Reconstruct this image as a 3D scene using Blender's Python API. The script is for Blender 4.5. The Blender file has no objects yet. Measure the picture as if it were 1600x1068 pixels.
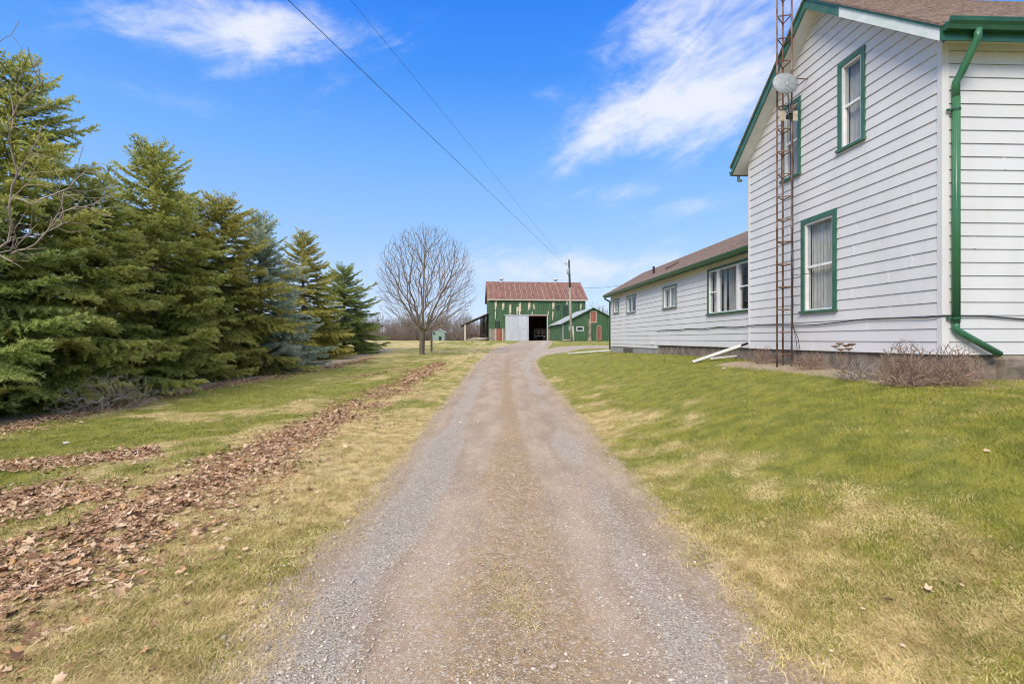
import bpy, math, random
import numpy as np
from mathutils import Vector
R = math.radians
random.seed(7); rng = np.random.default_rng(7)
sc = bpy.context.scene
C = bpy.context.scene.collection

# ------------------------------------------------------------------ camera
CAMZ = 1.7; F = 750.0
cam = bpy.data.cameras.new('camera'); cam.lens = F/1600*36; cam.sensor_width = 36
cam.shift_y = -4/1600; cam.clip_end = 3000; cam.clip_start = 0.05
co = bpy.data.objects.new('camera', cam); C.objects.link(co)
co.location = (0, 0, CAMZ); co.rotation_euler = (R(90), 0, 0); sc.camera = co
# ------------------------------------------------------------------ light
SUN_EL, SUN_AZ = 40, 212       # azimuth clockwise from +Y (the view direction)
sl = bpy.data.lights.new('sun', 'SUN'); sl.energy = 1.8; sl.angle = R(26); sl.color = (1, .90, .77)
so = bpy.data.objects.new('sun', sl); C.objects.link(so)
az = R(SUN_AZ); el = R(SUN_EL)
sdir = Vector((math.sin(az)*math.cos(el), math.cos(az)*math.cos(el), math.sin(el)))
so.rotation_euler = sdir.to_track_quat('Z', 'Y').to_euler()
sc.view_settings.view_transform = 'Standard'; sc.view_settings.look = 'None'
sc.cycles.filter_width = 1.0
sc.view_settings.exposure = 1.05; sc.view_settings.gamma = 1

class NT:
    """small node-tree helper"""
    def __init__(s, nt): s.t = nt; s.n = nt.nodes; s.l = nt.links
    def new(s, typ, **kw):
        n = s.n.new(typ)
        for k, v in kw.items(): setattr(n, k, v)
        return n
    def put(s, sock, v):
        if hasattr(v, 'is_output') or isinstance(v, bpy.types.NodeSocket): s.l.new(v, sock)
        else: sock.default_value = v
    def m(s, op, a, b=None, c=None, clamp=False):
        n = s.new('ShaderNodeMath', operation=op, use_clamp=clamp)
        for i, v in enumerate((a, b, c)):
            if v is not None: s.put(n.inputs[i], v)
        return n.outputs[0]
    def mix(s, f, a, b, mode='MIX'):
        n = s.new('ShaderNodeMix', data_type='RGBA', blend_type=mode)
        s.put(n.inputs[0], f)
        for i, v in ((6, a), (7, b)):
            if isinstance(v, tuple) and len(v) == 3: v = v+(1,)
            s.put(n.inputs[i], v)
        return n.outputs[2]
    def noise(s, vec, scale, detail=4, rough=.55, dist=0, out=0):
        n = s.new('ShaderNodeTexNoise'); s.l.new(vec, n.inputs['Vector'])
        n.inputs['Scale'].default_value = scale; n.inputs['Detail'].default_value = detail
        n.inputs['Roughness'].default_value = rough; n.inputs['Distortion'].default_value = dist
        return n.outputs[out]
    def ramp(s, f, a, b):
        n = s.new('ShaderNodeMapRange', interpolation_type='SMOOTHSTEP'); s.put(n.inputs[0], f)
        n.inputs[1].default_value = a; n.inputs[2].default_value = b
        return n.outputs[0]
    def mapv(s, vec, scale=(1, 1, 1), rot=(0, 0, 0), loc=(0, 0, 0)):
        n = s.new('ShaderNodeMapping'); s.l.new(vec, n.inputs[0])
        n.inputs['Scale'].default_value = scale; n.inputs['Rotation'].default_value = rot; n.inputs['Location'].default_value = loc
        return n.outputs[0]

w = bpy.data.worlds.new('World'); sc.world = w; w.use_nodes = True
N = NT(w.node_tree); N.n.clear()
sky = N.new('ShaderNodeTexSky', sky_type='NISHITA'); sky.sun_disc = False
sky.sun_elevation = el; sky.sun_rotation = az; sky.altitude = 200; sky.air_density = 1.0; sky.dust_density = 0.5; sky.ozone_density = 2.0
tc = N.new('ShaderNodeTexCoord'); d = tc.outputs['Generated']
sx = N.new('ShaderNodeSeparateXYZ'); N.l.new(d, sx.inputs[0])
AZ = N.m('ARCTAN2', sx.outputs[0], sx.outputs[1]); EL = N.m('ARCSINE', sx.outputs[2])
cv = N.new('ShaderNodeCombineXYZ'); N.l.new(AZ, cv.inputs[0]); N.l.new(EL, cv.inputs[1]); AE = cv.outputs[0]
# cloud banks: azimuth, elevation, radii (degrees), tilt, weight
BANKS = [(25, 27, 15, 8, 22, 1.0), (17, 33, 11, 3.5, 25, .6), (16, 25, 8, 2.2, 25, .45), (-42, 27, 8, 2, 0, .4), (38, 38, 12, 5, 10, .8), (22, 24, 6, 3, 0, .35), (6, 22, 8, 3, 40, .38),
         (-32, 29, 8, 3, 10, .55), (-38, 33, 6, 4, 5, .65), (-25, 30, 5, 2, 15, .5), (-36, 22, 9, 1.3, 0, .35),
         (-30, 14, 10, 2.2, 0, .25), (11, 16.5, 5, 1.3, 2, .5), (14, 8, 16, 2.6, 0, .6), (21, 14.5, 6, 1.1, 3, .45), (9, 22, 6, 1.6, 40, .6), (-31, 11.5, 6, 1.4, 0, .5), (4, 27, 2.5, 1, 0, .42), (-24, 27, 16, 5, 15, .38), (4, 9, 28, 5, 0, .35), (-24, 31, 10, 3, 12, .4), (20, 14, 6, 1.2, 5, .25), (-2, 8, 14, 3, 0, .3), (-50, 36, 8, 6, 0, .5), (-85, 35, 25, 16, 0, .7), (90, 35, 30, 16, 0, .8), (180, 40, 60, 25, 0, .9), (-180, 40, 60, 25, 0, .9)]  # banks behind the camera are unseen, added for diffuse fill
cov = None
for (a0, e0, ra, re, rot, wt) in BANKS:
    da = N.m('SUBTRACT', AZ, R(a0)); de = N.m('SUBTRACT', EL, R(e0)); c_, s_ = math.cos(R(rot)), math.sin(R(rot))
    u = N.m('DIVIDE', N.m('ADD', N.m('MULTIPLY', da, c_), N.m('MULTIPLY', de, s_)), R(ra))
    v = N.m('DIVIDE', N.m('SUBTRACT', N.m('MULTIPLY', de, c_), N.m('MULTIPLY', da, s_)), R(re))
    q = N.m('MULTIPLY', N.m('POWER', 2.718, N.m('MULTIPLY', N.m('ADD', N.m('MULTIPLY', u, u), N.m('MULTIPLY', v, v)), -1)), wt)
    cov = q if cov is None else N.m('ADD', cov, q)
wisp = N.noise(N.mapv(N.mapv(AE, (1, 1, 1), (0, 0, R(-22))), (1, 3.6, 1)), 3.4, 9, .66, 1.0)
puff = N.noise(N.mapv(AE, (1, 1.9, 1)), 11, 9, .66, .5)
cl = N.m('ADD', N.m('MULTIPLY', wisp, .58), N.m('MULTIPLY', puff, .45))
cl = N.m('MULTIPLY', N.ramp(N.m('ADD', cl, N.m('MULTIPLY', cov, .40)), .57, 1.24), 1.0)
over = N.m('MULTIPLY', N.ramp(EL, R(42), R(60)), .60)      # unseen high cloud added overhead for soft neutral light
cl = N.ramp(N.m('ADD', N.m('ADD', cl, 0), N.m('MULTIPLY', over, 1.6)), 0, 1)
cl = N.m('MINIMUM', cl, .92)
gr = N.new('ShaderNodeValToRGB'); N.l.new(N.m('DIVIDE', EL, R(60)), gr.inputs[0]); E_ = gr.color_ramp.elements
STOPS = [(0, (3.1, 3.7, 4.8)), (.08, (2.6, 3.4, 4.8)), (.20, (1.6, 2.85, 4.9)), (.34, (.85, 2.25, 5.0)), (.48, (.25, 1.5, 4.9)), (.62, (.06, 1.05, 4.8)), (1, (.10, .9, 3.9))]
while len(E_) < len(STOPS): E_.new(.5)
for i, (p_, c_) in enumerate(STOPS): E_[i].position = p_; E_[i].color = (*c_, 1)
base = N.mix(.88, sky.outputs[0], gr.outputs[0])
cloud_fill = N.m('MAXIMUM', N.ramp(EL, R(40), R(58)), N.ramp(sx.outputs[1], .1, -.4))   # unseen cloud overhead and behind, brightened as added fill light
col = N.mix(cl, base, N.mix(cloud_fill, (4.3, 4.45, 4.8), (8.6, 8.3, 7.8)))
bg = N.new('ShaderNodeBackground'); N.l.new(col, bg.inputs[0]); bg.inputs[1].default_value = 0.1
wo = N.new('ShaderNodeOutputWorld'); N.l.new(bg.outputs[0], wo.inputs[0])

# ------------------------------------------------------------------ helpers
def origin(o):
    v = Vector((0, 0, 0))
    while o is not None: v += o.location; o = o.parent
    return v
def tag(o, label=None, cat=None, group=None, kind=None):
    if label: o['label'] = label
    if cat: o['category'] = cat
    if group: o['group'] = group
    if kind: o['kind'] = kind
    return o
def thing(name, loc, label, cat, group=None):
    o = bpy.data.objects.new(name, None); C.objects.link(o); o.location = loc; o.empty_display_size = .2
    return tag(o, label, cat, group)
def link_mesh(name, me, parent=None, smooth=False):
    o = bpy.data.objects.new(name, me); C.objects.link(o)
    if parent is not None: o.parent = parent
    if smooth: me.polygons.foreach_set('use_smooth', np.ones(len(me.polygons), bool))
    return o
def np_mesh(name, V, Fc, mats, parent=None, smooth=False, attrs=None, loc=None, mi=None):
    """V (n,3) world coordinates, Fc (m,k)"""
    V = np.asarray(V, np.float32).copy(); Fc = np.asarray(Fc, np.int32)
    off = origin(parent) if parent is not None else Vector(loc or (0, 0, 0))
    V -= np.array(off, np.float32)
    me = bpy.data.meshes.new(name); k = Fc.shape[1]
    me.vertices.add(len(V)); me.vertices.foreach_set('co', V.ravel())
    me.loops.add(Fc.size); me.loops.foreach_set('vertex_index', Fc.ravel())
    me.polygons.add(len(Fc)); me.polygons.foreach_set('loop_start', np.arange(len(Fc), dtype=np.int32)*k)
    me.update(calc_edges=True)
    for m in (mats if isinstance(mats, (list, tuple)) else [mats]): me.materials.append(m)
    if mi is not None: me.polygons.foreach_set('material_index', mi)
    for an, av in (attrs or {}).items():
        a = me.attributes.new(an, 'FLOAT', 'POINT'); a.data.foreach_set('value', np.asarray(av, np.float32))
    o = link_mesh(name, me, parent, smooth)
    if parent is None: o.location = off
    return o

class MB:
    def __init__(s): s.v = []; s.f = []; s.mi = []; s.m = 0
    def add(s, vs, fs):
        b = len(s.v); s.v += [tuple(map(float, p)) for p in vs]
        for f in fs: s.f.append([b+i for i in f]); s.mi.append(s.m)
        return s
    def quad(s, a, b, c, d): return s.add([a, b, c, d], [(0, 1, 2, 3)])
    def hexa(s, p):        # 8 points: bottom ring 0-3, top ring 4-7
        return s.add(p, [(3, 2, 1, 0), (4, 5, 6, 7), (0, 1, 5, 4), (1, 2, 6, 5), (2, 3, 7, 6), (3, 0, 4, 7)])
    def box(s, x0, x1, y0, y1, z0, z1, fr=None):
        p = [(x0, y0, z0), (x1, y0, z0), (x1, y1, z0), (x0, y1, z0), (x0, y0, z1), (x1, y0, z1), (x1, y1, z1), (x0, y1, z1)]
        return s.hexa([fr(*q) for q in p] if fr else p)
    def prism(s, prof, path_a, path_b):   # prof list of offsets (3-vectors) swept from a to b
        a = Vector(path_a); b = Vector(path_b); n = len(prof)
        vs = [a+Vector(q) for q in prof]+[b+Vector(q) for q in prof]
        fs = [(i, (i+1) % n, n+(i+1) % n, n+i) for i in range(n)]+[tuple(range(n-1, -1, -1)), tuple(range(n, 2*n))]
        return s.add(vs, fs)
    def tube(s, pts, rad, n=6, cap=True, ph=0.0):
        pts = [Vector(p) for p in pts]; rad = rad if hasattr(rad, '__len__') else [rad]*len(pts)
        b = len(s.v); up = None
        for i, p in enumerate(pts):
            t = (pts[min(i+1, len(pts)-1)]-pts[max(i-1, 0)])
            t = t.normalized() if t.length > 1e-9 else Vector((0, 0, 1))
            if up is None:
                up = Vector((0, 0, 1)) if abs(t.z) < .9 else Vector((0, 1, 0))
            x = up.cross(t).normalized(); y = t.cross(x).normalized(); up = y
            for k in range(n):
                a = ph+2*math.pi*k/n; q = p+(x*math.cos(a)+y*math.sin(a))*rad[i]; s.v.append(tuple(q))
        for i in range(len(pts)-1):
            for k in range(n):
                s.f.append([b+i*n+k, b+i*n+(k+1) % n, b+(i+1)*n+(k+1) % n, b+(i+1)*n+k]); s.mi.append(s.m)
        if cap:
            s.f.append([b+k for k in range(n-1, -1, -1)]); s.mi.append(s.m)
            e = b+(len(pts)-1)*n; s.f.append([e+k for k in range(n)]); s.mi.append(s.m)
        return s
    def lathe(s, c, prof, n=16, ax=None):   # prof (r,h) along z (or along ax)
        b = len(s.v); c = Vector(c); az_ = Vector(ax).normalized() if ax else Vector((0, 0, 1))
        x = az_.orthogonal().normalized(); y = az_.cross(x)
        for r, h in prof:
            for k in range(n):
                a = 2*math.pi*k/n; s.v.append(tuple(c+az_*h+(x*math.cos(a)+y*math.sin(a))*r))
        for i in range(len(prof)-1):
            for k in range(n): s.f.append([b+i*n+k, b+i*n+(k+1) % n, b+(i+1)*n+(k+1) % n, b+(i+1)*n+k]); s.mi.append(s.m)
        return s
    def build(s, name, mats, parent=None, smooth=False, loc=None):
        off = origin(parent) if parent is not None else Vector(loc or (0, 0, 0))
        me = bpy.data.meshes.new(name)
        me.from_pydata([(x-off.x, y-off.y, z-off.z) for x, y, z in s.v], [], s.f)
        for m in (mats if isinstance(mats, (list, tuple)) else [mats]): me.materials.append(m)
        me.polygons.foreach_set('material_index', s.mi); me.update()
        o = link_mesh(name, me, parent, smooth)
        if parent is None: o.location = off
        return o
def copy_tree(o, parent=None):
    c = o.copy(); C.objects.link(c); c.parent = parent
    for ch in [x for x in C.objects if x.parent == o]: copy_tree(ch, c)
    return c

# value noise (numpy) shared by the ground mesh, grass and leaves
_lat = rng.random((256, 256))
def vnoise(x, y):
    xi = np.floor(x).astype(int); yi = np.floor(y).astype(int); fx = x-xi; fy = y-yi
    fx = fx*fx*(3-2*fx); fy = fy*fy*(3-2*fy); g = lambda i, j: _lat[i % 256, j % 256]
    return (g(xi, yi)*(1-fx)+g(xi+1, yi)*fx)*(1-fy)+(g(xi, yi+1)*(1-fx)+g(xi+1, yi+1)*fx)*fy
def fbm(x, y, sc_=1.0, o=4):
    r = 0; a = .5; t = 0
    for i in range(o): r = r+a*vnoise(x*sc_+17.3*i, y*sc_+9.1*i); t += a; a *= .5; sc_ *= 2.03
    return r/t
def sst(a, b, x): t = np.clip((x-a)/(b-a), 0, 1); return t*t*(3-2*t)

# ------------------------------------------------------------------ materials
def pmat(name, c1, c2=None, scale=3, rough=.7, bump=0, bscale=40, metal=0, stretch=(1, 1, 1), spec=.5, lo=.35, hi=.65, c3=None, s3=20, coords='Object'):
    m = bpy.data.materials.new(name); m.use_nodes = True; n = NT(m.node_tree); b = n.n['Principled BSDF']
    t = n.new('ShaderNodeTexCoord').outputs[coords]
    v = n.mapv(t, stretch)
    if c2 is not None:
        f = n.ramp(n.noise(v, scale, 6), lo, hi); c = n.mix(f, c1, c2)
        if c3 is not None: c = n.mix(n.ramp(n.noise(v, s3, 4), .56, .68), c, c3)
        n.l.new(c, b.inputs['Base Color'])
    else: b.inputs['Base Color'].default_value = (*c1, 1)
    b.inputs['Roughness'].default_value = rough; b.inputs['Metallic'].default_value = metal; b.inputs['Specular IOR Level'].default_value = spec
    if bump:
        bn = n.new('ShaderNodeBump'); n.l.new(n.noise(v, bscale, 4), bn.inputs['Height']); bn.inputs['Strength'].default_value = bump; bn.inputs['Distance'].default_value = .02
        n.l.new(bn.outputs[0], b.inputs['Normal'])
    return m
M = {}
M['siding'] = pmat('white_siding_paint', (.68, .67, .655), (.63, .62, .605), 1.5, .5, .2, 6, c3=(.66, .65, .63), s3=7, stretch=(1, 1, .35))
M['lap'] = pmat('siding_lap_shade', (.34, .34, .34), (.24, .24, .24), 3, .8)  # shadow line under each board painted in as dark grey
M['green_trim'] = pmat('green_trim_paint', (.035, .12, .075), (.06, .15, .10), 4, .45, .1, 30)
M['green_dark'] = pmat('green_gutter_paint', (.018, .085, .042), (.03, .11, .055), 5, .3, .05, 20)
M['green_old'] = pmat('faded_green_trim', (.12, .19, .16), (.19, .22, .21), 7, .6, .1, 30)
M['green_spout'] = pmat('bright_green_downspout_paint', (.028, .14, .062), (.055, .185, .092), 5, .35, .08, 25, stretch=(1, 1, .3))
M['fascia_pale'] = pmat('pale_primed_fascia', (.60, .68, .62), (.72, .75, .72), 5, .6, .1, 20)
M['soffit'] = pmat('white_soffit_paint', (.72, .72, .71), (.62, .62, .61), 3, .6)
M['soffit_tan'] = pmat('tan_soffit_paint', (.50, .43, .34), (.40, .34, .27), 6, .7)
M['shingle'] = pmat('brown_asphalt_shingle', (.26, .18, .135), (.15, .105, .085), 24, .95, .8, 30, stretch=(.5, .5, 2.5), c3=(.38, .28, .215), s3=45)
M['white'] = pmat('white_window_vinyl', (.78, .78, .77), (.70, .70, .69), 5, .4)
M['offwhite'] = pmat('grey_aluminium_frame', (.46, .46, .46), (.38, .38, .38), 6, .4)
M['found'] = pmat('rubble_foundation_stone', (.15, .12, .095), (.27, .22, .165), 4, .95, 1, 7, c3=(.12, .10, .08), s3=6)
M['block'] = pmat('pale_foundation_block', (.36, .35, .33), (.27, .26, .24), 4, .95, .6, 25)
M['black'] = pmat('black_rubber', (.012, .012, .012), rough=.5)
M['cable'] = pmat('black_cable_sheath', (.02, .022, .028), rough=.4)
M['rust'] = pmat('rusted_tower_steel', (.17, .065, .035), (.27, .20, .16), 5, .8, .4, 50, metal=.2)
M['galv'] = pmat('dull_galvanised_steel', (.42, .43, .44), (.34, .35, .37), 8, .5, metal=.5)
M['dish'] = pmat('grey_mesh_dish_paint', (.29, .32, .33), (.22, .25, .26), 20, .5)
M['ironplate'] = pmat('weathered_pale_plate', (.50, .46, .38), (.36, .26, .18), 18, .8)
M['curtain'] = pmat('sheer_white_curtain', (.62, .62, .60), (.48, .48, .47), 14, .9, .3, 30, stretch=(4, 4, .3))
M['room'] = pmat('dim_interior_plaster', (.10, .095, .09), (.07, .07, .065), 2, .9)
M['barn_green'] = pmat('green_barn_paint', (.042, .10, .045), (.07, .14, .065), 1.6, .85, .3, 20, stretch=(3, 3, .5), c3=(.10, .16, .10), s3=2)
M['barn_bare'] = pmat('bare_peeled_board', (.55, .45, .28), (.66, .58, .44), 3, .9, stretch=(2, 2, .6))
M['barn_roof'] = pmat('rusting_red_barn_roof', (.15, .065, .046), (.22, .105, .08), 1.2, .7, .1, 8, c3=(.13, .06, .045), s3=1.8, stretch=(2, .6, .6))
M['seam'] = pmat('pale_roof_seam', (.36, .25, .185), (.24, .13, .095), 2, .7)
M['barn_metal'] = pmat('white_corrugated_door_steel', (.52, .55, .58), (.44, .47, .50), .8, .5, stretch=(2, 2, .4))
M['galvroof'] = pmat('galvanised_roof_sheet', (.48, .50, .50), (.36, .38, .38), .9, .5, metal=.25, stretch=(1, 1, 1))
M['red_door'] = pmat('faded_red_door_paint', (.28, .075, .045), (.36, .14, .09), 3, .8, stretch=(4, 4, .6))
M['loft_red'] = pmat('salmon_red_loft_door_paint', (.42, .14, .10), (.34, .11, .08), 3, .8)
M['cream'] = pmat('cream_wood_trim', (.55, .50, .40), (.45, .40, .32), 4, .8)
M['barnstone'] = pmat('barn_field_stone', (.36, .29, .22), (.22, .18, .15), 1.8, .95, .8, 4, c3=(.45, .36, .28), s3=3)
M['darkglass'] = pmat('dark_dusty_glass', (.025, .03, .03), (.04, .045, .045), 3, .25)
M['wood'] = pmat('weathered_grey_wood', (.22, .18, .145), (.13, .105, .085), 5, .9, .4, 30, stretch=(3, 3, .5))
M['darkwood'] = pmat('dark_old_timber', (.06, .045, .035), (.10, .08, .06), 4, .9)
M['junk'] = pmat('rusty_machinery_metal', (.14, .06, .04), (.07, .045, .04), 4, .8)
M['shed'] = pmat('pale_green_shed_paint', (.20, .30, .24), (.27, .34, .29), 2, .9)
M['pole_low'] = pmat('silvered_pole_wood', (.34, .30, .25), (.25, .22, .18), 3, .9, .3, 20, stretch=(5, 5, .4))
M['pole_up'] = pmat('dark_treated_pole_wood', (.065, .075, .055), (.10, .10, .075), 3, .9, stretch=(5, 5, .4))
M['bark'] = pmat('maple_bark', (.115, .085, .062), (.18, .14, .105), 6, .95, .6, 25, stretch=(3, 3, .6))
M['bark_twig'] = pmat('maple_twig_bark', (.20, .155, .115), (.27, .215, .165), 2, .95)
M['bark_pale'] = pmat('pale_twig_bark', (.36, .30, .25), (.25, .20, .165), 6, .9)
M['twig_brown'] = pmat('brown_dead_twig', (.20, .115, .075), (.31, .215, .155), 8, .9)
M['twig_grey'] = pmat('grey_dead_twig', (.30, .255, .22), (.21, .165, .135), 8, .9)
M['spruce_bark'] = pmat('spruce_bark', (.09, .065, .05), (.13, .10, .08), 7, .95)
M['woods'] = pmat('far_wood_bark', (.17, .125, .10), (.25, .19, .155), .2, .95)
M['stone'] = pmat('pale_field_stone', (.55, .54, .50), (.42, .41, .38), 9, .9)

def glass_mat():
    m = bpy.data.materials.new('window_glass'); m.use_nodes = True; n = NT(m.node_tree); n.n.clear()
    g = n.new('ShaderNodeBsdfGlossy'); g.inputs['Roughness'].default_value = .03; g.inputs[0].default_value = (.9, .93, .95, 1)
    t = n.new('ShaderNodeBsdfTransparent'); t.inputs[0].default_value = (.76, .78, .78, 1)
    f = n.new('ShaderNodeLayerWeight'); fac = n.m('ADD', n.m('MULTIPLY', n.m('POWER', f.outputs['Facing'], 4), .45), .06)
    x = n.new('ShaderNodeMixShader'); n.l.new(fac, x.inputs[0]); n.l.new(t.outputs[0], x.inputs[1]); n.l.new(g.outputs[0], x.inputs[2])
    o = n.new('ShaderNodeOutputMaterial'); n.l.new(x.outputs[0], o.inputs[0]); return m
M['glass'] = glass_mat()

def turf_mat(name, blade):
    m = bpy.data.materials.new(name); m.use_nodes = True; n = NT(m.node_tree); b = n.n['Principled BSDF']
    pos = n.new('ShaderNodeNewGeometry').outputs['Position']
    dry = n.new('ShaderNodeAttribute', attribute_name='dry').outputs['Fac']
    dirt = n.new('ShaderNodeAttribute', attribute_name='dirt').outputs['Fac']
    g = n.mix(n.ramp(n.noise(pos, 3.5, 5), .35, .65), (.20, .225, .035), (.33, .32, .055))
    s = n.mix(n.ramp(n.noise(pos, 5, 5), .35, .65), (.48, .36, .15), (.74, .59, .29))
    fine = n.noise(pos, 55, 3, .7)
    if blade:
        rnd = n.new('ShaderNodeAttribute', attribute_name='rnd').outputs['Fac']
        f = n.ramp(n.m('ADD', dry, n.m('MULTIPLY', n.m('SUBTRACT', rnd, .5), .75)), .42, .58)
        c = n.mix(f, g, s)
        c = n.mix(n.m('MULTIPLY', n.ramp(n.m('FRACT', n.m('MULTIPLY', rnd, 7.3)), .80, 1), .7), c, (.26, .19, .09))
    else:
        f = n.ramp(n.m('ADD', dry, n.m('MULTIPLY', n.m('SUBTRACT', fine, .5), 1.1)), .40, .62)
        c = n.mix(f, g, s); c = n.mix(n.m('MULTIPLY', n.ramp(fine, .62, .35), .55), c, (.10, .085, .04))
        soil = n.mix(n.ramp(n.noise(pos, 40, 4), .4, .6), (.34, .255, .18), (.50, .40, .29))
        c = n.mix(n.ramp(n.m('ADD', dirt, n.m('MULTIPLY', n.m('SUBTRACT', n.noise(pos, 18, 4), .5), .9)), .4, .65), c, soil)
    n.l.new(c, b.inputs['Base Color']); b.inputs['Roughness'].default_value = .8; b.inputs['Specular IOR Level'].default_value = .2
    if not blade:
        bn = n.new('ShaderNodeBump'); n.l.new(n.m('ADD', fine, n.noise(pos, 9, 3)), bn.inputs['Height']); bn.inputs['Strength'].default_value = .9; bn.inputs['Distance'].default_value = .03
        n.l.new(bn.outputs[0], b.inputs['Normal'])
    return m
M['turf'] = turf_mat('lawn_turf', False); M['blade'] = turf_mat('grass_blade', True)

def drive_mat():
    m = bpy.data.materials.new('gravel_drive'); m.use_nodes = True; n = NT(m.node_tree); b = n.n['Principled BSDF']
    pos = n.new('ShaderNodeNewGeometry').outputs['Position']
    mid = n.new('ShaderNodeAttribute', attribute_name='mid').outputs['Fac']
    loose = n.new('ShaderNodeAttribute', attribute_name='loose').outputs['Fac']
    big = n.noise(n.mapv(pos, (1, .35, 1)), 2.2, 5, .6); fine = n.noise(pos, 70, 4, .75); med = n.noise(pos, 22, 4, .7)
    c = n.mix(n.ramp(big, .35, .65), (.32, .245, .175), (.445, .345, .255))
    c = n.mix(n.ramp(n.m('ADD', loose, n.m('MULTIPLY', n.m('SUBTRACT', med, .5), 1.2)), .35, .8), c, (.47, .405, .33))
    brown = n.mix(n.ramp(med, .35, .65), (.27, .185, .11), (.43, .315, .19))
    c = n.mix(n.ramp(n.m('ADD', mid, n.m('MULTIPLY', n.m('SUBTRACT', n.noise(pos, 11, 5, .7), .5), 1.6)), .30, .85), c, brown)
    vo = n.new('ShaderNodeTexVoronoi'); n.l.new(pos, vo.inputs['Vector']); vo.inputs['Scale'].default_value = 75
    sp = n.m('MULTIPLY', n.ramp(vo.outputs['Distance'], .55, .1), .5)
    gr_ = n.m('ADD', n.m('MULTIPLY', loose, .35), .48)
    c = n.mix(n.m('MULTIPLY', n.ramp(fine, .60, .35), gr_), c, (.19, .14, .105))
    cs = n.new('ShaderNodeSeparateColor'); n.l.new(vo.outputs['Color'], cs.inputs[0])
    c = n.mix(n.m('MULTIPLY', n.m('MULTIPLY', n.ramp(cs.outputs[0], .75, .95), .7), gr_), c, (.66, .62, .57))
    n.l.new(c, b.inputs['Base Color']); b.inputs['Roughness'].default_value = .95; b.inputs['Specular IOR Level'].default_value = .2
    bn = n.new('ShaderNodeBump'); n.l.new(n.m('ADD', n.m('ADD', sp, med), n.m('MULTIPLY', fine, .8)), bn.inputs['Height']); n.l.new(n.m('ADD', n.m('MULTIPLY', loose, .45), .45), bn.inputs['Strength']); bn.inputs['Distance'].default_value = .018
    n.l.new(bn.outputs[0], b.inputs['Normal']); return m
M['drive'] = drive_mat()

def rnd_mat(name, cols, rough=.85, trans=0, noise=None):
    """colour picked by the 'rnd' attribute, stepping through a list"""
    m = bpy.data.materials.new(name); m.use_nodes = True; n = NT(m.node_tree); b = n.n['Principled BSDF']
    a = n.new('ShaderNodeAttribute', attribute_name='rnd').outputs['Fac']
    r = n.new('ShaderNodeValToRGB'); n.l.new(a, r.inputs[0]); e = r.color_ramp.elements
    while len(e) < len(cols): e.new(.5)
    for i, c in enumerate(cols): e[i].position = i/(len(cols)-1); e[i].color = (*c, 1)
    c = r.outputs[0]
    if noise:
        pos = n.new('ShaderNodeTexCoord').outputs['Object']
        c = n.mix(n.ramp(n.noise(pos, noise[1], 3), .4, .62), c, noise[0])
    n.l.new(c, b.inputs['Base Color']); b.inputs['Roughness'].default_value = rough; b.inputs['Specular IOR Level'].default_value = .25
    if trans:
        o = n.n['Material Output']; tr = n.new('ShaderNodeBsdfTranslucent'); n.l.new(c, tr.inputs[0]); x = n.new('ShaderNodeMixShader'); x.inputs[0].default_value = trans
        n.l.new(b.outputs[0], x.inputs[1]); n.l.new(tr.outputs[0], x.inputs[2]); n.l.new(x.outputs[0], o.inputs[0])
    return m
M['leaf'] = rnd_mat('dry_fallen_leaf', [(.11, .058, .033), (.36, .20, .11), (.21, .115, .065), (.48, .31, .185), (.66, .50, .34), (.44, .23, .09)])
M['gravel'] = rnd_mat('gravel_chip', [(.24, .20, .165), (.52, .45, .38), (.42, .32, .24), (.68, .60, .50), (.30, .265, .23), (.78, .69, .57)])
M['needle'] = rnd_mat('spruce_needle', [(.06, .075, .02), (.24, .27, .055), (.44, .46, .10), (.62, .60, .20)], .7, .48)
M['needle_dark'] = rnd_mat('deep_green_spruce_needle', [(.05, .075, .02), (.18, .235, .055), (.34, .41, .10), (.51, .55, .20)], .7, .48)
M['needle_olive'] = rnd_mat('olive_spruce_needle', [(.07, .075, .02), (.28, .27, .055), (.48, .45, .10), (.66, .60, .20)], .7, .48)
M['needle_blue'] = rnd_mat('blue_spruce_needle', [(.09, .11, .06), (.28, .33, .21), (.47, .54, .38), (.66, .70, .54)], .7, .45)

# ------------------------------------------------------------------ the ground
_p = np.array([(-60, -.3), (0, 0), (8, .0), (12, .05), (18, .15), (29, .28), (36, .6), (45, .92), (60, 1.30), (75, 1.48), (95, 1.42), (120, 1.38), (300, 1.2), (900, 1.0)])
_r = np.array([(-60, .3), (0, .62), (4, .9), (7, 1.1), (12, 1.15), (20, 1.10), (27, .98), (36, 1.05), (48, 1.25), (60, 1.45), (75, 1.55), (95, 1.45), (120, 1.38), (300, 1.2), (900, 1.0)])
def smooth_interp(y, t):
    r = 0
    for o, wgt in ((-1.5, .25), (0, .5), (1.5, .25)): r = r+wgt*np.interp(y+o, t[:, 0], t[:, 1])
    return r
def gz(x, y):
    x = np.asarray(x, float); y = np.asarray(y, float)
    p = smooth_interp(y, _p); r = smooth_interp(y, _r)
    wr = sst(1.2, 6.0, x)
    lft = -.10*sst(-3, -9, x)*sst(60, 10, y)
    bump_ = (fbm(x, y, .35, 3)-.5)*.10*sst(2.0, 4.5, np.abs(x))*sst(200, 30, y)
    return p*(1-wr)+r*wr+lft+bump_*(1-sst(4.5, 6, x)*sst(4, 6, y))
def hit(px, py):
    """the point of the ground seen at a pixel of the photograph"""
    u = (px-800)/F; v = (530-py)/F
    y0 = .5; prev = .5
    for y in np.concatenate([np.arange(.5, 30, .05), np.arange(30, 140, .25)]):
        if CAMZ+v*y <= gz(u*y, y): return (u*y, y)
    return (u*140, 140)
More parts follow.
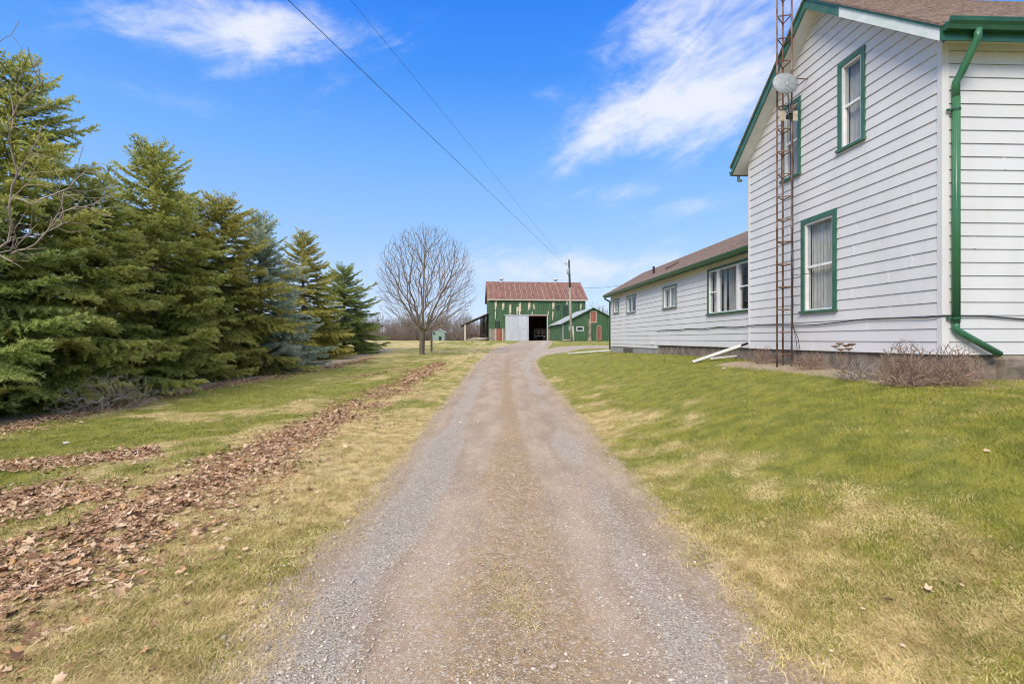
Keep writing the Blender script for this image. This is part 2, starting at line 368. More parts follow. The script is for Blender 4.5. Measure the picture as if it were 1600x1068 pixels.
L_PX = [(350, 1050), (445, 928), (503, 872), (562, 809), (620, 746), (653, 700), (689, 646), (722, 602), (747, 567), (777, 543.5), (800, 537.5), (812, 534.5)]
R_PX = [(1240, 1045), (1185, 969), (1114, 893), (1043, 826), (971, 741), (934, 700), (903, 655), (864, 611), (842, 583), (834, 564)]
Lw = [hit(*p) for p in L_PX]; Rw = [hit(*p) for p in R_PX]
Lw = [(-1.52, -12), (-1.50, 1.0)]+Lw+[(1.6, 74.6)]
Rw = [(1.45, -12), (1.42, 1.0)]+Rw+[(2.2, 34), (3.0, 42), (4.2, 52), (5.0, 62), (5.6, 74.6)]
Lw = np.array(sorted(Lw, key=lambda p: p[1])); Rw = np.array(sorted(Rw, key=lambda p: p[1]))
def edgeL(y): return np.interp(y, Lw[:, 1], Lw[:, 0])
def edgeR(y): return np.interp(y, Rw[:, 1], Rw[:, 0])
# the branch that runs to the right behind the house: its near edge, its far edge
BN = np.array([hit(834, 564), hit(851, 554.5), hit(884, 550), hit(953, 543.5)]+[(16, 37.5), (40, 42)]); BF = np.array([(2.0, 41.0), (4, 42), hit(953, 540.2), (16, 45.5), (40, 50)])
BF[2] = (BF[2][0], max(BF[2][1], 42.5))
def drive_dist(x, y):
    """signed distance-ish: negative on the drive"""
    a = np.maximum(edgeL(y)-x, x-edgeR(y)); a = np.where(y > 75, 5, a)
    n = np.interp(x, BN[:, 0], BN[:, 1]); f = np.interp(x, BF[:, 0], BF[:, 1])
    b = np.maximum(n-y, y-f); b = np.where(x < .8, 9, b)
    return np.minimum(a, b*.8)
def dryness(x, y):
    e = drive_dist(x, y)
    n1 = fbm(x, y, .55, 4); n2 = fbm(x+40, y+10, 2.3, 3)
    right = np.where(x > 0, np.clip(1.0-(e-.3)/2.3, 0, 1)*sst(26, 9, y), 0)
    left = np.where(x <= 0, .36*np.clip(1-(e-.6)/2.6, 0, 1)+.35*sst(1.6, .7, np.abs(e-1.0))*sst(20, 9, y), 0)
    farl = np.where(x < -3.0, .22+.3*sst(.48, .62, n1)*sst(18, 9, y)+.2*sst(-8.5, -10, x), 0)
    mid = .22*sst(15, 40, y)*sst(90, 50, y)
    return np.clip(.06+.62*right+left+farl*.9+mid+(n1-.5)*.70+(n2-.5)*.9, 0, 1)
def axis(segs):
    out = []
    for a, b, st in segs: out.append(np.arange(a, b, st))
    return np.concatenate(out+[[segs[-1][1]]])
xs = axis([(-900, -200, 100), (-200, -40, 16), (-40, -14, 1.5), (-14, 12, .14), (12, 40, 1.5), (40, 200, 16), (200, 900, 100)])
ys = axis([(-60, -4, 4), (-4, 16, .14), (16, 50, .5), (50, 100, 2), (100, 300, 20), (300, 900, 100)])
X, Y = np.meshgrid(xs, ys); Z = gz(X, Y)
e = drive_dist(X, Y)
sink = .05*sst(-.03, -.22, e)*(Y < 74)
cellmicro = ((fbm(X, Y, 3.0, 3)-.5)*.03*(e > 0)+(fbm(X+7, Y, 5.0, 2)-.5)*.03*(np.abs(e) < .12))*sst(30, 10, Y)
V = np.stack([X, Y, Z-sink+cellmicro], -1).reshape(-1, 3)
ny, nx = X.shape; idx = np.arange(nx*ny).reshape(ny, nx)
Fq = np.stack([idx[:-1, :-1], idx[:-1, 1:], idx[1:, 1:], idx[1:, :-1]], -1).reshape(-1, 4)
bed = sst(.75, .35, np.abs(X-(6.55-.0733*Y)))*sst(6.4, 6.9, Y)*sst(12.6, 12.0, Y)+sst(.8, .3, np.abs(Y-6.85))*sst(5.6, 6.1, X)*sst(7.6, 7.2, X)
dirt = np.clip(sst(.50, -.05, e)*.75+bed+.75*sst(-9.6, -10.8, X)*sst(48, 40, Y)*sst(0, 2, Y)+sst(14, 8, np.hypot((X-2)/1.6, Y-76))*.3, 0, 1)
o = np_mesh('ground', V, Fq, M['turf'], smooth=True, attrs={'dry': dryness(X, Y).ravel(), 'dirt': dirt.ravel()})
o['kind'] = 'structure'

def sheet(name, rows, mat, lift, ncol, mid_fn, loose_fn, brown_fn=None):
    vs = []; mid = []; lo = []
    for (a, b) in rows:
        a = np.array(a); b = np.array(b); t = np.linspace(0, 1, ncol)[:, None]; P = a+(b-a)*t
        z = gz(P[:, 0], P[:, 1])+lift+mid_fn(t[:, 0])*.025-.030*np.exp(-(np.minimum(t[:, 0], 1-t[:, 0])/.035)**2)
        z += (fbm(P[:, 0], P[:, 1], 4, 3)-.5)*.022
        vs.append(np.column_stack([P, z])); mid.append(brown_fn(t[:, 0], P) if brown_fn else mid_fn(t[:, 0])); lo.append(loose_fn(t[:, 0], P))
    n = len(rows); i = np.arange(n*ncol).reshape(n, ncol)
    f = np.stack([i[:-1, :-1], i[:-1, 1:], i[1:, 1:], i[1:, :-1]], -1).reshape(-1, 4)
    o = np_mesh(name, np.concatenate(vs), f, mat, smooth=True, attrs={'mid': np.concatenate(mid), 'loose': np.concatenate(lo)})
    o['kind'] = 'structure'; return o
yy = np.concatenate([np.arange(-12, -1, .5), np.arange(-1, 20, .10), np.arange(20, 74.6, .5), [74.6]])
rows = []
for y in yy:
    j = .16*(fbm(np.array([y]), np.array([3.]), 2.6, 5)[0]-.5); k = .16*(fbm(np.array([y]), np.array([30.]), 2.6, 5)[0]-.5)
    rows.append(((edgeL(y)+j-.16, y), (edgeR(y)+k+.16, y)))
midf = lambda t: np.exp(-((t-.50)/.11)**2)
def loosef(t, P): return np.clip(1.1*np.exp(-((t-.19)/.085)**2)*sst(30, 8, P[:, 1])+.75*np.exp(-((t-.80)/.08)**2)+1.3*(fbm(P[:, 0], P[:, 1]*.6, 1.1, 4)-.47)+.3*sst(14, 30, P[:, 1])-.35*np.exp(-((t-.34)/.06)**2)-.35*np.exp(-((t-.66)/.06)**2), 0, 1)
def brownf(t, P):
    w_ = np.interp(P[:, 1], [2, 5, 10, 20, 40, 60], [.19, .14, .075, .055, .06, .10]); f_ = np.interp(P[:, 1], [0, 30, 40, 55], [1, .95, .3, 0])
    return np.clip(np.exp(-((t-.52)/w_)**2)*f_+.9*(fbm(P[:, 0]+3, P[:, 1]*.4, 1.7, 4)-.5)+.55*np.exp(-(np.minimum(t, 1-t)/.07)**2)*sst(40, 20, P[:, 1]), 0, 1)
sheet('driveway', rows, M['drive'], .004, 61, lambda t: midf(t)*1.0, loosef, brownf)
bx = np.concatenate([np.arange(max(.9, BN[0][0]-.2), 10, .2), np.arange(10, 40, 1)])
sheet('driveway_branch', [((x, np.interp(x, BF[:, 0], BF[:, 1])), (x, np.interp(x, BN[:, 0], BN[:, 1]))) for x in bx], M['drive'], .010, 14, lambda t: t*0, lambda t, P: t*0+.6)

# ------------------------------------------------------------------ bare branch growing
def grow(root_pts, root_rad, targets, alpha=.5, beta=.7, step=.25, tip=.006, expo=2.4, bow=.12, jitter=.02, seed=1):
    g = np.random.default_rng(seed); mx = 90000
    P = np.zeros((mx, 3)); D = np.zeros((mx, 3)); PL = np.zeros(mx); par = -np.ones(mx, int); n = 0; ok = np.zeros(mx, bool)
    rp = np.array(root_pts, float)
    for i, p in enumerate(rp):
        P[n] = p; par[n] = n-1; D[n] = (rp[min(i+1, len(rp)-1)]-rp[max(i-1, 0)]); D[n] /= np.linalg.norm(D[n])+1e-9
        PL[n] = 0 if i == 0 else PL[n-1]+np.linalg.norm(p-rp[i-1]); ok[n] = i >= root_rad; n += 1
    for t in targets:
        v = t-P[:n]; d = np.linalg.norm(v, axis=1)+1e-9
        c = np.einsum('ij,ij->i', v, D[:n])/d
        cost = d+alpha*PL[:n]+beta*d*(1-c)+np.where(ok[:n], 0, 1e6)
        i = int(cost.argmin()); k = max(2, int(d[i]/step)); a = P[i]; dd = d[i]
        ctrl = a+D[i]*dd*.35+np.array([0, 0, -bow*dd*.3]); pi = i
        for s_ in range(1, k+1):
            u = s_/k; q = (1-u)**2*a+2*u*(1-u)*ctrl+u*u*t+g.normal(0, jitter, 3)*min(1, dd)
            P[n] = q; par[n] = pi; dv = q-P[pi]; D[n] = dv/(np.linalg.norm(dv)+1e-9); PL[n] = PL[pi]+np.linalg.norm(dv); ok[n] = True; pi = n; n += 1
            if n >= mx-2: break
    P = P[:n]; par = par[:n]; acc = np.zeros(n); nch = np.zeros(n, int)
    for i in range(n-1, 0, -1):
        if acc[i] == 0: acc[i] = tip**expo
        acc[par[i]] += acc[i]; nch[par[i]] += 1
    if acc[0] == 0: acc[0] = tip**expo
    rad = acc**(1/expo); best = -np.ones(n, int); br = np.zeros(n)
    for i in range(1, n):
        if rad[i] > br[par[i]]: br[par[i]] = rad[i]; best[par[i]] = i
    chains = []
    for i in range(n):
        if i == 0 or best[par[i]] != i:
            ch = [] if i == 0 else [par[i]]; j = i
            while j >= 0: ch.append(j); j = best[j]
            if len(ch) > 1: chains.append(ch)
    return P, rad, chains
def chains_to_mb(P, rad, chains, split=None):
    A, B = MB(), MB()
    for ch in chains:
        r = rad[ch].copy()
        if len(ch) > 2 and r[0] > r[1]*1.3: r[0] = r[1]*1.15
        n = 8 if r[0] > .08 else (5 if r[0] > .025 else 3)
        (A if split is not None and r[0] >= split else B).tube(P[ch], list(r), n, cap=False)
    return A, B
def shell_targets(n, c, rad, seed, lo=.35, low_cut=-.75):
    g = np.random.default_rng(seed); out = []
    while len(out) < n:
        v = g.normal(0, 1, 3); v /= np.linalg.norm(v); r = lo+(1-lo)*g.random()**.5
        if v[2]*r < low_cut: continue
        out.append(np.array(c)+v*r*np.array(rad))
    out.sort(key=lambda p: np.linalg.norm((p-np.array(c)-np.array([0, 0, -rad[2]]))/np.array(rad)))
    return out

# ------------------------------------------------------------------ farmhouse
dd = Vector((-55, 750, 0)).normalized(); nn = Vector((-dd.y, dd.x, 0)); ee = Vector((21000, 750, 0)).normalized()
K = 750/750.0*Vector((55/750, 1, 0)).length   # t = Y*K
def W(t, o, z): p = Vector((7, 0, 0))+dd*t+nn*o; return Vector((p.x, p.y, z))
def tY(y): return y*K
tF, tB = tY(7.21), tY(12.33); tR = (tF+tB)/2; RZ = 8.42; SL = .85; ZB = 1.47; COURSE = .1985
def und(t): return RZ-SL*abs(t-tR)
house = thing('farmhouse', tuple(W(tF, 0, 1.1)), 'white clapboard two-storey farmhouse with green trim and long low wing', 'house')

def siding(fr, z0, z1, interval, openings, course=COURSE, out=.016, zs=ZB, joint=random.Random(44)):
    """lap boards. fr(s,o,z)->point"""
    mb = MB(); k = math.floor((z0-zs)/course+1e-6)
    while zs+k*course < z1-1e-6:
        za = zs+k*course; zb = za+course; k += 1
        cuts = sorted({max(za, z0), min(zb, z1)} | {z for (_, _, a, b) in openings for z in (a, b) if max(za, z0) < z < min(zb, z1)})
        for a, b in zip(cuts[:-1], cuts[1:]):
            if b-a < 1e-4: continue
            o_ = lambda z: out*(1-(z-za)/course)+.001
            mz = (a+b)/2; ia, ib = interval(a), interval(b)
            if ia is None: continue
            if ib is None or ib[1]-ib[0] < .01: ib = ((ia[0]+ia[1])/2-.005, (ia[0]+ia[1])/2+.005)
            spans = [[0., 1., None, None]]
            segs = [(ia[0], ia[1], ib[0], ib[1])]
            for (s0, s1, q0, q1) in sorted(openings):
                if q0 < mz < q1:
                    new = []
                    for (l0, r0, l1, r1) in segs:
                        if s0 > l0 and s1 < r0: new += [(l0, s0, l1, s0), (s1, r0, s1, r1)]
                        else: new.append((l0, r0, l1, r1))
                    segs = new
            if abs(a-za) < 1e-6 and joint is not None:
                for (l0, r0, l1, r1) in segs:
                    if min(r0, r1)-max(l0, l1) > 1.2 and joint.random() < .55:
                        s_ = joint.uniform(max(l0, l1)+.4, min(r0, r1)-.4); mb.m = 0
                        P8 = [fr(s_, o_(a)-.002, a+.004), fr(s_+.045, o_(a)-.002, a+.004), fr(s_+.045, o_(b)-.002, b), fr(s_, o_(b)-.002, b), fr(s_, o_(a)+.004, a+.004), fr(s_+.045, o_(a)+.004, a+.004), fr(s_+.045, o_(b)+.004, b), fr(s_, o_(b)+.004, b)]
                        mb.hexa(P8)
            for (l0, r0, l1, r1) in segs:
                mb.m = 0; mb.quad(fr(l0, o_(a), a), fr(r0, o_(a), a), fr(r1, o_(b), b), fr(l1, o_(b), b))
                if abs(a-za) < 1e-6:
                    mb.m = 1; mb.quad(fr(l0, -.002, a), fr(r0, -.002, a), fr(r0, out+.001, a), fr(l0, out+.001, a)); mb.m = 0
    return mb

def window(fr, s0, s1, z0, z1, kind='hung', trim=.10, trimmat='green_trim', parent=None, label=None, cur=True):
    """fr(s,o,z); s increases away; outer trim bounds given"""
    par_ = parent or house
    mb = MB(); P = .035
    B = lambda m, a, b, c, d, e, f: m.box(a, b, c, d, e, f, fr)
    B(mb, s0, s0+trim, -.02, P, z0+.05, z1-trim); B(mb, s1-trim, s1, -.02, P, z0+.05, z1-trim)
    B(mb, s0, s1, -.02, P, z1-trim, z1); B(mb, s0-.02, s1+.02, -.02, P+.035, z0, z0+.05)
    wn = mb.build('window', M[trimmat], par_)
    if label: wn['label'] = label
    a, b, c, d = s0+trim, s1-trim, z0+.05, z1-trim; fw = .036
    fm = MB()
    B(fm, a, a+fw, -.10, .012, c, d); B(fm, b-fw, b, -.10, .012, c, d); B(fm, a+fw, b-fw, -.10, .012, c, c+fw); B(fm, a+fw, b-fw, -.10, .012, d-fw, d)
    gl = MB()
    def pane(p0, p1, q0, q1, off): gl.quad(fr(p0, off, q0), fr(p1, off, q0), fr(p1, off, q1), fr(p0, off, q1))
    if kind == 'hung':
        m_ = (c+d)/2; B(fm, a+fw, b-fw, -.06, -.012, m_-.025, m_+.025)
        pane(a+fw, b-fw, m_+.025, d-fw, -.03); pane(a+fw, b-fw, c+fw, m_-.025, -.045)
        for q in (a+fw, b-fw-.018): B(fm, q, q+.018, -.05, -.02, c+fw, m_-.025)
    elif kind == 'slide':
        m_ = (a+b)/2; B(fm, m_-.02, m_+.02, -.05, -.005, c+fw, d-fw); pane(a+fw, m_-.02, c+fw, d-fw, -.03); pane(m_+.02, b-fw, c+fw, d-fw, -.04)
    elif kind == 'picture':
        q1 = a+(b-a)*.25; q2 = a+(b-a)*.75; h = (c+d)/2
        for q in (q1, q2): B(fm, q-.06, q+.06, -.08, .016, c+fw, d-fw)
        for (u0, u1) in ((a+fw, q1-.06), (q2+.06, b-fw)):
            B(fm, u0, u1, -.05, -.005, h-.02, h+.02); pane(u0, u1, c+fw, h-.02, -.04); pane(u0, u1, h+.02, d-fw, -.04)
        pane(q1+.06, q2-.06, c+fw, d-fw, -.035)
    fm.build('frame', M['white'], wn); gl.build('pane', M['glass'], wn)
    if cur:
        cu = MB(); n = 40 if kind != 'picture' else 90
        lo_ = c+.02 if kind != 'hung' else c+.02+cur*(0.18 if cur is not True else 0)
        for i in range(n):
            u0 = a+(b-a)*i/n; u1 = a+(b-a)*(i+1)/n
            f_ = lambda i: -.16-.018*math.sin(i*1.35)-.008*math.sin(i*.47)
            cu.quad(fr(u0, f_(i), lo_), fr(u1, f_(i+1), lo_), fr(u1, f_(i+1), d), fr(u0, f_(i), d))
        if kind == 'picture':   # drapes at the sides only, blind slats between
            cu = MB()
            for (u0_, u1_) in ((a, a+(b-a)*.13), (a+(b-a)*.27, a+(b-a)*.36), (a+(b-a)*.66, a+(b-a)*.74), (a+(b-a)*.88, b)):
                for i in range(14):
                    u0 = u0_+(u1_-u0_)*i/14; u1 = u0_+(u1_-u0_)*(i+1)/14; o0 = -.17-.02*(i % 2); o1 = -.17-.02*((i+1) % 2)
                    cu.quad(fr(u0, o0, c), fr(u1, o1, c), fr(u1, o1, d), fr(u0, o0, d))
            for i in range(5):
                u = a+(b-a)*(.39+.05*i); cu.box(u, u+.018, -.24, -.17, c, d, fr)
        cu.build('curtain', M['curtain'], wn)
    return wn
# --- main block gable wall
GW = [(tY(9.313), tY(10.33), 2.25, 4.25), (tY(8.63), tY(9.276), 5.29, 6.99), (tY(10.35), tY(10.99), 5.26, 6.96)]
op = [(a+.04, b-.04, c+.03, d-.04) for a, b, c, d in GW]
def giv(z):
    h = (RZ-z)/SL
    if h <= 0: return None
    return (max(tF+.0, tR-h), min(tB, tR+h))
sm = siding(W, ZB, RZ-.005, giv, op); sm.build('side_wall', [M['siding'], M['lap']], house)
window(W, *GW[0], 'hung', .10, label='tall ground-floor sash window with dark green trim', cur=True)
window(W, *GW[1], 'hung', .085, label='upstairs sash window nearer the front corner')
window(W, *GW[2], 'hung', .085, label='upstairs sash window behind the rusty tower')
# --- front wall
def FRN(s, o, z):
    c = W(tF, 0, z); n = Vector((ee.y, -ee.x, 0)); return c+ee*s+n*o
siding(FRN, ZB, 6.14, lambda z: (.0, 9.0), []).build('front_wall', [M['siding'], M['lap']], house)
cb = MB()
cb.hexa([W(tF+.07, .02, ZB), W(tF-.01, .024, ZB), FRN(.075, .024, ZB), W(tF+.07, -.05, ZB), W(tF+.07, .02, 6.14), W(tF-.01, .024, 6.14), FRN(.075, .024, 6.14), W(tF+.07, -.05, 6.14)])
cb.build('corner_board', M['siding'], house); cb = MB(); cb.box(tB-.05, tB+.022, -.05, .022, ZB, 6.17, W)
cb.build('corner_board', M['siding'], house)
# back and far walls of the main block, floor: close the shell
bk = MB()
b0, b1 = W(tB, 0, ZB), W(tB, 0, 6.2); bk.quad(b0, b0+ee*9, b1+ee*9, b1)
f0 = W(tF, 0, ZB)+ee*9; g0 = W(tB, 0, ZB)+ee*9
bk.add([f0, g0, g0+Vector((0, 0, 4.7)), W(tR, 0, RZ)+ee*9, f0+Vector((0, 0, 4.7))], [(0, 1, 2, 3, 4)])
bk.build('rear_wall', M['siding'], house)
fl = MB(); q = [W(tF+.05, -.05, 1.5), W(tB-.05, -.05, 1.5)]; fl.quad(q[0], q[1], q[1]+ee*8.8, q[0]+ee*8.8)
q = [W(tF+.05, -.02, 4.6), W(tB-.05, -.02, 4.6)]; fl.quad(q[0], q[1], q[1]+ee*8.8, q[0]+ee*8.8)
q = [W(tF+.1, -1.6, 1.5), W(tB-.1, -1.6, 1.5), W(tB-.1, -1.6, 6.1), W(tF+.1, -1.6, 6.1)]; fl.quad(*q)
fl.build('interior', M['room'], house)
# foundation
fo = MB(); fo.box(tF+.03, tB+.05, -.45, -.03, .6, ZB-.002, W)
fo.box(0.02, 9, -.42, -.03, .6, ZB-.002, FRN); 
fo.build('foundation', M['found'], house)
# big foundation stones showing by the front corner
st = MB(); r_ = random.Random(3); s = .85
for i in range(5):
    wd = r_.uniform(.45, .75); pts = []
    for k, z in enumerate((.95, 1.28, 1.40, 1.455)):
        o0 = (.03, .10, .085, .03)[k]
        pts.append([(s+.02*k*r_.random(), o0+r_.uniform(-.015, .015), z), (s+wd*.5, o0+.02+r_.uniform(-.02, .02), z+r_.uniform(-.01, .01)), (s+wd-.03-.02*k*r_.random(), o0+r_.uniform(-.015, .015), z)])
    for k in range(3):
        for j in range(2): st.quad(FRN(*pts[k][j]), FRN(*pts[k][j+1]), FRN(*pts[k+1][j+1]), FRN(*pts[k+1][j]))
    for k in range(3):
        for j in (0, 2):
            a_, b_ = pts[k][j], pts[k+1][j]; st.quad(FRN(*a_), FRN(*b_), FRN(b_[0], -.05, b_[2]), FRN(a_[0], -.05, a_[2]))
    a_ = pts[3]; st.add([FRN(*a_[0]), FRN(*a_[1]), FRN(*a_[2]), FRN(a_[2][0], -.05, 1.455), FRN(a_[0][0], -.05, 1.455)], [(0, 1, 2, 3, 4)])
    s += wd
st.build('foundation_stone', M['found'], house)
# --- roof
OR, OE, TH = .33, .27, .20
def roof_slab(t0, z_off0, z_off1, o0=OR, L=9.4):
    """slab between offsets above the underside line, from eave t0 to ridge"""
    mb = MB(); p = []
    for zo in (z_off0, z_off1):
        for (t, base) in ((t0, und(t0)), (tR, RZ)):
            p.append((W(t, o0, base+zo), W(t, o0, base+zo)+ee*L))
    (a0, a1), (b0, b1), (c0, c1), (d0, d1) = p
    mb.hexa([a0, a1, b1, b0, c0, c1, d1, d0]); return mb
rf = MB()
for t0 in (tF-OE-.03, tB+OE+.03):
    m_ = roof_slab(t0, TH+.012, TH+.045, OR+.025); rf.add(m_.v, m_.f)
# shingle butts: low steps up the front slope
n_ = 22
for t0, sg in ((tF-OE-.03, 1), (tB+OE+.03, -1)):
    for i in range(n_):
        ta = t0+sg*(abs(tR-t0)*i/n_); tb = t0+sg*(abs(tR-t0)*(i+1)/n_)
        za, zb = und(ta)+TH+.062, und(tb)+TH+.048; L = 9.39
        a, b = W(ta, OR+.026, za), W(tb, OR+.026, zb); lo0, lo1 = W(ta, OR+.026, za-.02), W(tb, OR+.026, zb-.02)
        rf.hexa([lo0, lo0+ee*L, lo1+ee*L, lo1, a, a+ee*L, b+ee*L, b])
rf.build('roof', M['shingle'], house)
sf = MB()
for t0 in (tF-OE, tB+OE): m_ = roof_slab(t0, 0, .02, OR-.03); sf.add(m_.v, m_.f)
# ribs of the rake soffit
for t0, sg in ((tF, -1), (tB, 1)):
    k = 0
    while True:
        t = tR+sg*(.1+.22*k); k += 1
        if abs(t-tR) > abs(t0-tR)+.2: break
        z = und(t); sf.hexa([W(t, 0.02, z-.006), W(t+.02, 0.02, und(t+.02)-.006), W(t+.02, OR-.035, und(t+.02)-.006), W(t, OR-.035, z-.006), W(t, .02, z+.001), W(t+.02, .02, und(t+.02)+.001), W(t+.02, OR-.035, und(t+.02)+.001), W(t, OR-.035, z+.001)])
# flat boxed soffit under the front eave
a, b = W(tF, .0, 6.135), W(tF-OE, .0, 6.135); sf.hexa([a, b, b+ee*9.2, a+ee*9.2]+[v+Vector((0, 0, .015)) for v in (a, b, b+ee*9.2, a+ee*9.2)])
sf.build('soffit', M['soffit'], house)
def rake(tA, tBB, matn, name, lo=-.012, hi=TH, o0=OR-.03, o1=OR):
    mb = MB(); mb.hexa([W(tA, o0, und(tA)+lo), W(tA, o1, und(tA)+lo), W(tBB, o1, und(tBB)+lo), W(tBB, o0, und(tBB)+lo),
                        W(tA, o0, und(tA)+hi), W(tA, o1, und(tA)+hi), W(tBB, o1, und(tBB)+hi), W(tBB, o0, und(tBB)+hi)]); mb.build(name, M[matn], house)
rake(tB+OE, tR, 'green_trim', 'fascia'); rake(tR, tY(8.87), 'green_trim', 'fascia'); rake(tY(8.87), tF-OE, 'fascia_pale', 'fascia')
for ta, tb in ((tB+OE+.02, tR), (tR, tF-OE-.02)): rake(ta, tb, 'green_dark', 'drip_edge', TH-.03, TH+.01, OR, OR+.018)
fa = MB(); a = W(tF-OE, OR, und(tF-OE)); fa.hexa([a+Vector((0, 0, -.01)), a+ee*9.4+Vector((0, 0, -.01)), a+ee*9.4-dd*.02+Vector((0, 0, -.01)), a-dd*.02+Vector((0, 0, -.01))]+[v+Vector((0, 0, .2)) for v in (a, a+ee*9.4, a+ee*9.4-dd*.02, a-dd*.02)])
fa.build('eave_fascia', M['green_dark'], house)
def gutter(p0, p1, out_dir, h=.13, dpt=.12):
    mb = MB(); o_ = Vector(out_dir)
    prof = [o_*0+Vector((0, 0, 0)), o_*dpt*.6, o_*dpt*.75+Vector((0, 0, h*.35)), o_*dpt*.95+Vector((0, 0, h*.62)), o_*dpt+Vector((0, 0, h)), o_*(dpt-.02)+Vector((0, 0, h)), o_*(dpt-.025)+Vector((0, 0, h*.7)), o_*.01+Vector((0, 0, h*.6)), Vector((0, 0, h))]
    mb.prism(prof, p0, p1); return mb
g0_ = W(tF-OE-.022, OR-.02, 6.115); gm = gutter(g0_, g0_+ee*9.3, -dd, .15, .13); gm.build('gutter', M['green_dark'], house)
gb = W(tB+OE+.02, OR-.02, und(tB+OE)-.01); gutter(gb, gb+ee*9.3, dd).build('gutter', M['green_dark'], house)
bs = W(tB+OE+.06, .1, und(tB+OE)); MB().tube([bs, bs-Vector((0, 0, .13)), bs-Vector((0, 0, .17))-dd*.12], .04, 8).build('downspout', M['green_old'], house)
# downspout on the front corner
def rect_sweep(mb, pts, wv, dv):
    pts = [Vector(p) for p in pts]; wv = Vector(wv); dv = Vector(dv); b = len(mb.v)
    for p in pts:
        for sx_, sy_ in ((-1, -1), (1, -1), (1, 1), (-1, 1)): mb.v.append(tuple(p+wv*sx_/2+dv*sy_/2))
    for i in range(len(pts)-1):
        for k in range(4): mb.f.append([b+i*4+k, b+i*4+(k+1) % 4, b+i*4+4+(k+1) % 4, b+i*4+4+k]); mb.mi.append(mb.m)
ds = MB(); c = FRN(.13, .075, 0)
def rpipe(mb, pts, r=.050, n=12): mb.tube(pts, r, n)
top = FRN(.17, .36, 0)
pp = [(top.x, top.y, 6.13), (top.x, top.y, 6.02), (top.x-.005, top.y+.03, 5.96), (c.x+.02, c.y-.06, 5.62), (c.x, c.y, 5.52), (c.x, c.y, 5.3)]
rpipe(ds, pp); rpipe(ds, [(c.x, c.y, 5.34), (c.x, c.y, 1.93)], .048)
for i in range(6):   # raised corrugation ribs along the pipe
    a = -math.pi*(.08+.17*i); ds.tube([(c.x+.048*math.cos(a), c.y+.048*math.sin(a), 5.3), (c.x+.048*math.cos(a), c.y+.048*math.sin(a), 1.95)], .005, 4)
rpipe(ds, [(c.x, c.y, 1.99), (c.x, c.y, 1.86), (c.x+.03, c.y-.005, 1.82), (c.x+.62, c.y-.03, 1.48)], .048)
dso = ds.build('downspout', M['green_spout'], house, smooth=True)
for z in (5.1, 2.0):
    br = MB(); br.lathe((c.x, c.y, z), [(.054, 0), (.060, .002), (.060, .03), (.054, .032)], 12); br.box(c.x-.12, c.x-.055, c.y+.0, c.y+.03, z, z+.03); br.build('pipe_strap', M['green_dark'], dso)

# --- the low wing
SB = -.40; w0, w1 = tB, tY(26.45); WZ1 = 4.06
def WW(s, o, z): return W(s, o+SB, z)
def tw(px): return tY(750*7.4/(px-745))
TW = {'a': (tw(967.9), tw(959.6), 3.07, 3.83), 'b': (tw(994.2), tw(980.2), 2.96, 3.81), 'c': (tw(1058.6), tw(1036.9), 2.88, 3.76), 'd': (tw(1174), tw(1107), 2.46, 3.92)}
opw = [(v[0]+.03, v[1]-.03, v[2]+.03, v[3]-.03) for v in TW.values()]
tstep = tw(1027.5)
mw = siding(WW, ZB, WZ1, lambda z: (w0-.05, w1), opw)
m2 = siding(WW, ZB-.14, ZB, lambda z: (tstep, w1), [], zs=ZB-COURSE); n0 = len(mw.v)
mw.v += m2.v; mw.f += [[i+n0 for i in f] for f in m2.f]; mw.mi += m2.mi
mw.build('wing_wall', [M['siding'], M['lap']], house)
window(WW, *TW['a'], 'slide', .055, 'green_old', label='smallest wing window, farthest from the main block', cur=False)
window(WW, *TW['b'], 'slide', .06, 'green_old', label='small slider window second from the far end of the wing', cur=False)
window(WW, *TW['c'], 'slide', .07, 'green_old', label='square slider window in the middle of the wing', cur=True)
window(WW, *TW['d'], 'picture', .07, 'green_dark', label='wide picture window beside the main block')
WWID = 3.9
wb = MB()
e0, e1 = WW(w1, 0, ZB-.14), WW(w1, -WWID, ZB-.14)
wb.add([e0, e1, WW(w1, -WWID, WZ1), WW(w1, -WWID/2, 5.1), WW(w1, 0, WZ1)], [(0, 1, 2, 3, 4)]); wb.quad(WW(w0, -WWID, ZB-.14), e1, WW(w1, -WWID, WZ1), WW(w0, -WWID, WZ1))
wb.build('wing_rear_wall', M['siding'], house)
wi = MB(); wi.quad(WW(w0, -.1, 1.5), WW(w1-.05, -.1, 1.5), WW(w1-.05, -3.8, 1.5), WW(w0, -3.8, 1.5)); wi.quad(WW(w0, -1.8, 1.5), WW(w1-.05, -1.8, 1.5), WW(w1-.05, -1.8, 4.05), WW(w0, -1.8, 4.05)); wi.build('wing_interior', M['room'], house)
wf = MB(); wf.box(tstep, w1, -.35, -.02, .6, ZB-.145, WW); wf2 = MB(); wf2.box(w0-.02, tstep-.002, -.35, -.05, .6, ZB-.002, WW); wf2.build('stone_foundation', M['found'], house)
wfo = wf.build('wing_foundation', M['block'], house)
bw = MB(); bw.box(tw(989), tw(975), -.02, .012, 1.02, 1.27, WW); bw.build('basement_window', M['darkglass'], house)
bf = MB(); a_, b_ = tw(989), tw(975)
for (p0, p1, q0, q1) in ((a_-.03, a_, 1.0, 1.29), (b_, b_+.03, 1.0, 1.29), (a_, b_, 1.27, 1.29)): bf.box(p0, p1, -.02, .02, q0, q1, WW)
bf.build('basement_frame', M['wood'], house)
cbw = MB(); cbw.box(w1-.06, w1+.02, -.05, .022, ZB-.14, WZ1, WW); cbw.build('wing_corner_board', M['white'], house)
WE = .28; REZ = 4.12; RW = 1.95; RRZ = REZ+(RW+WE)*.57
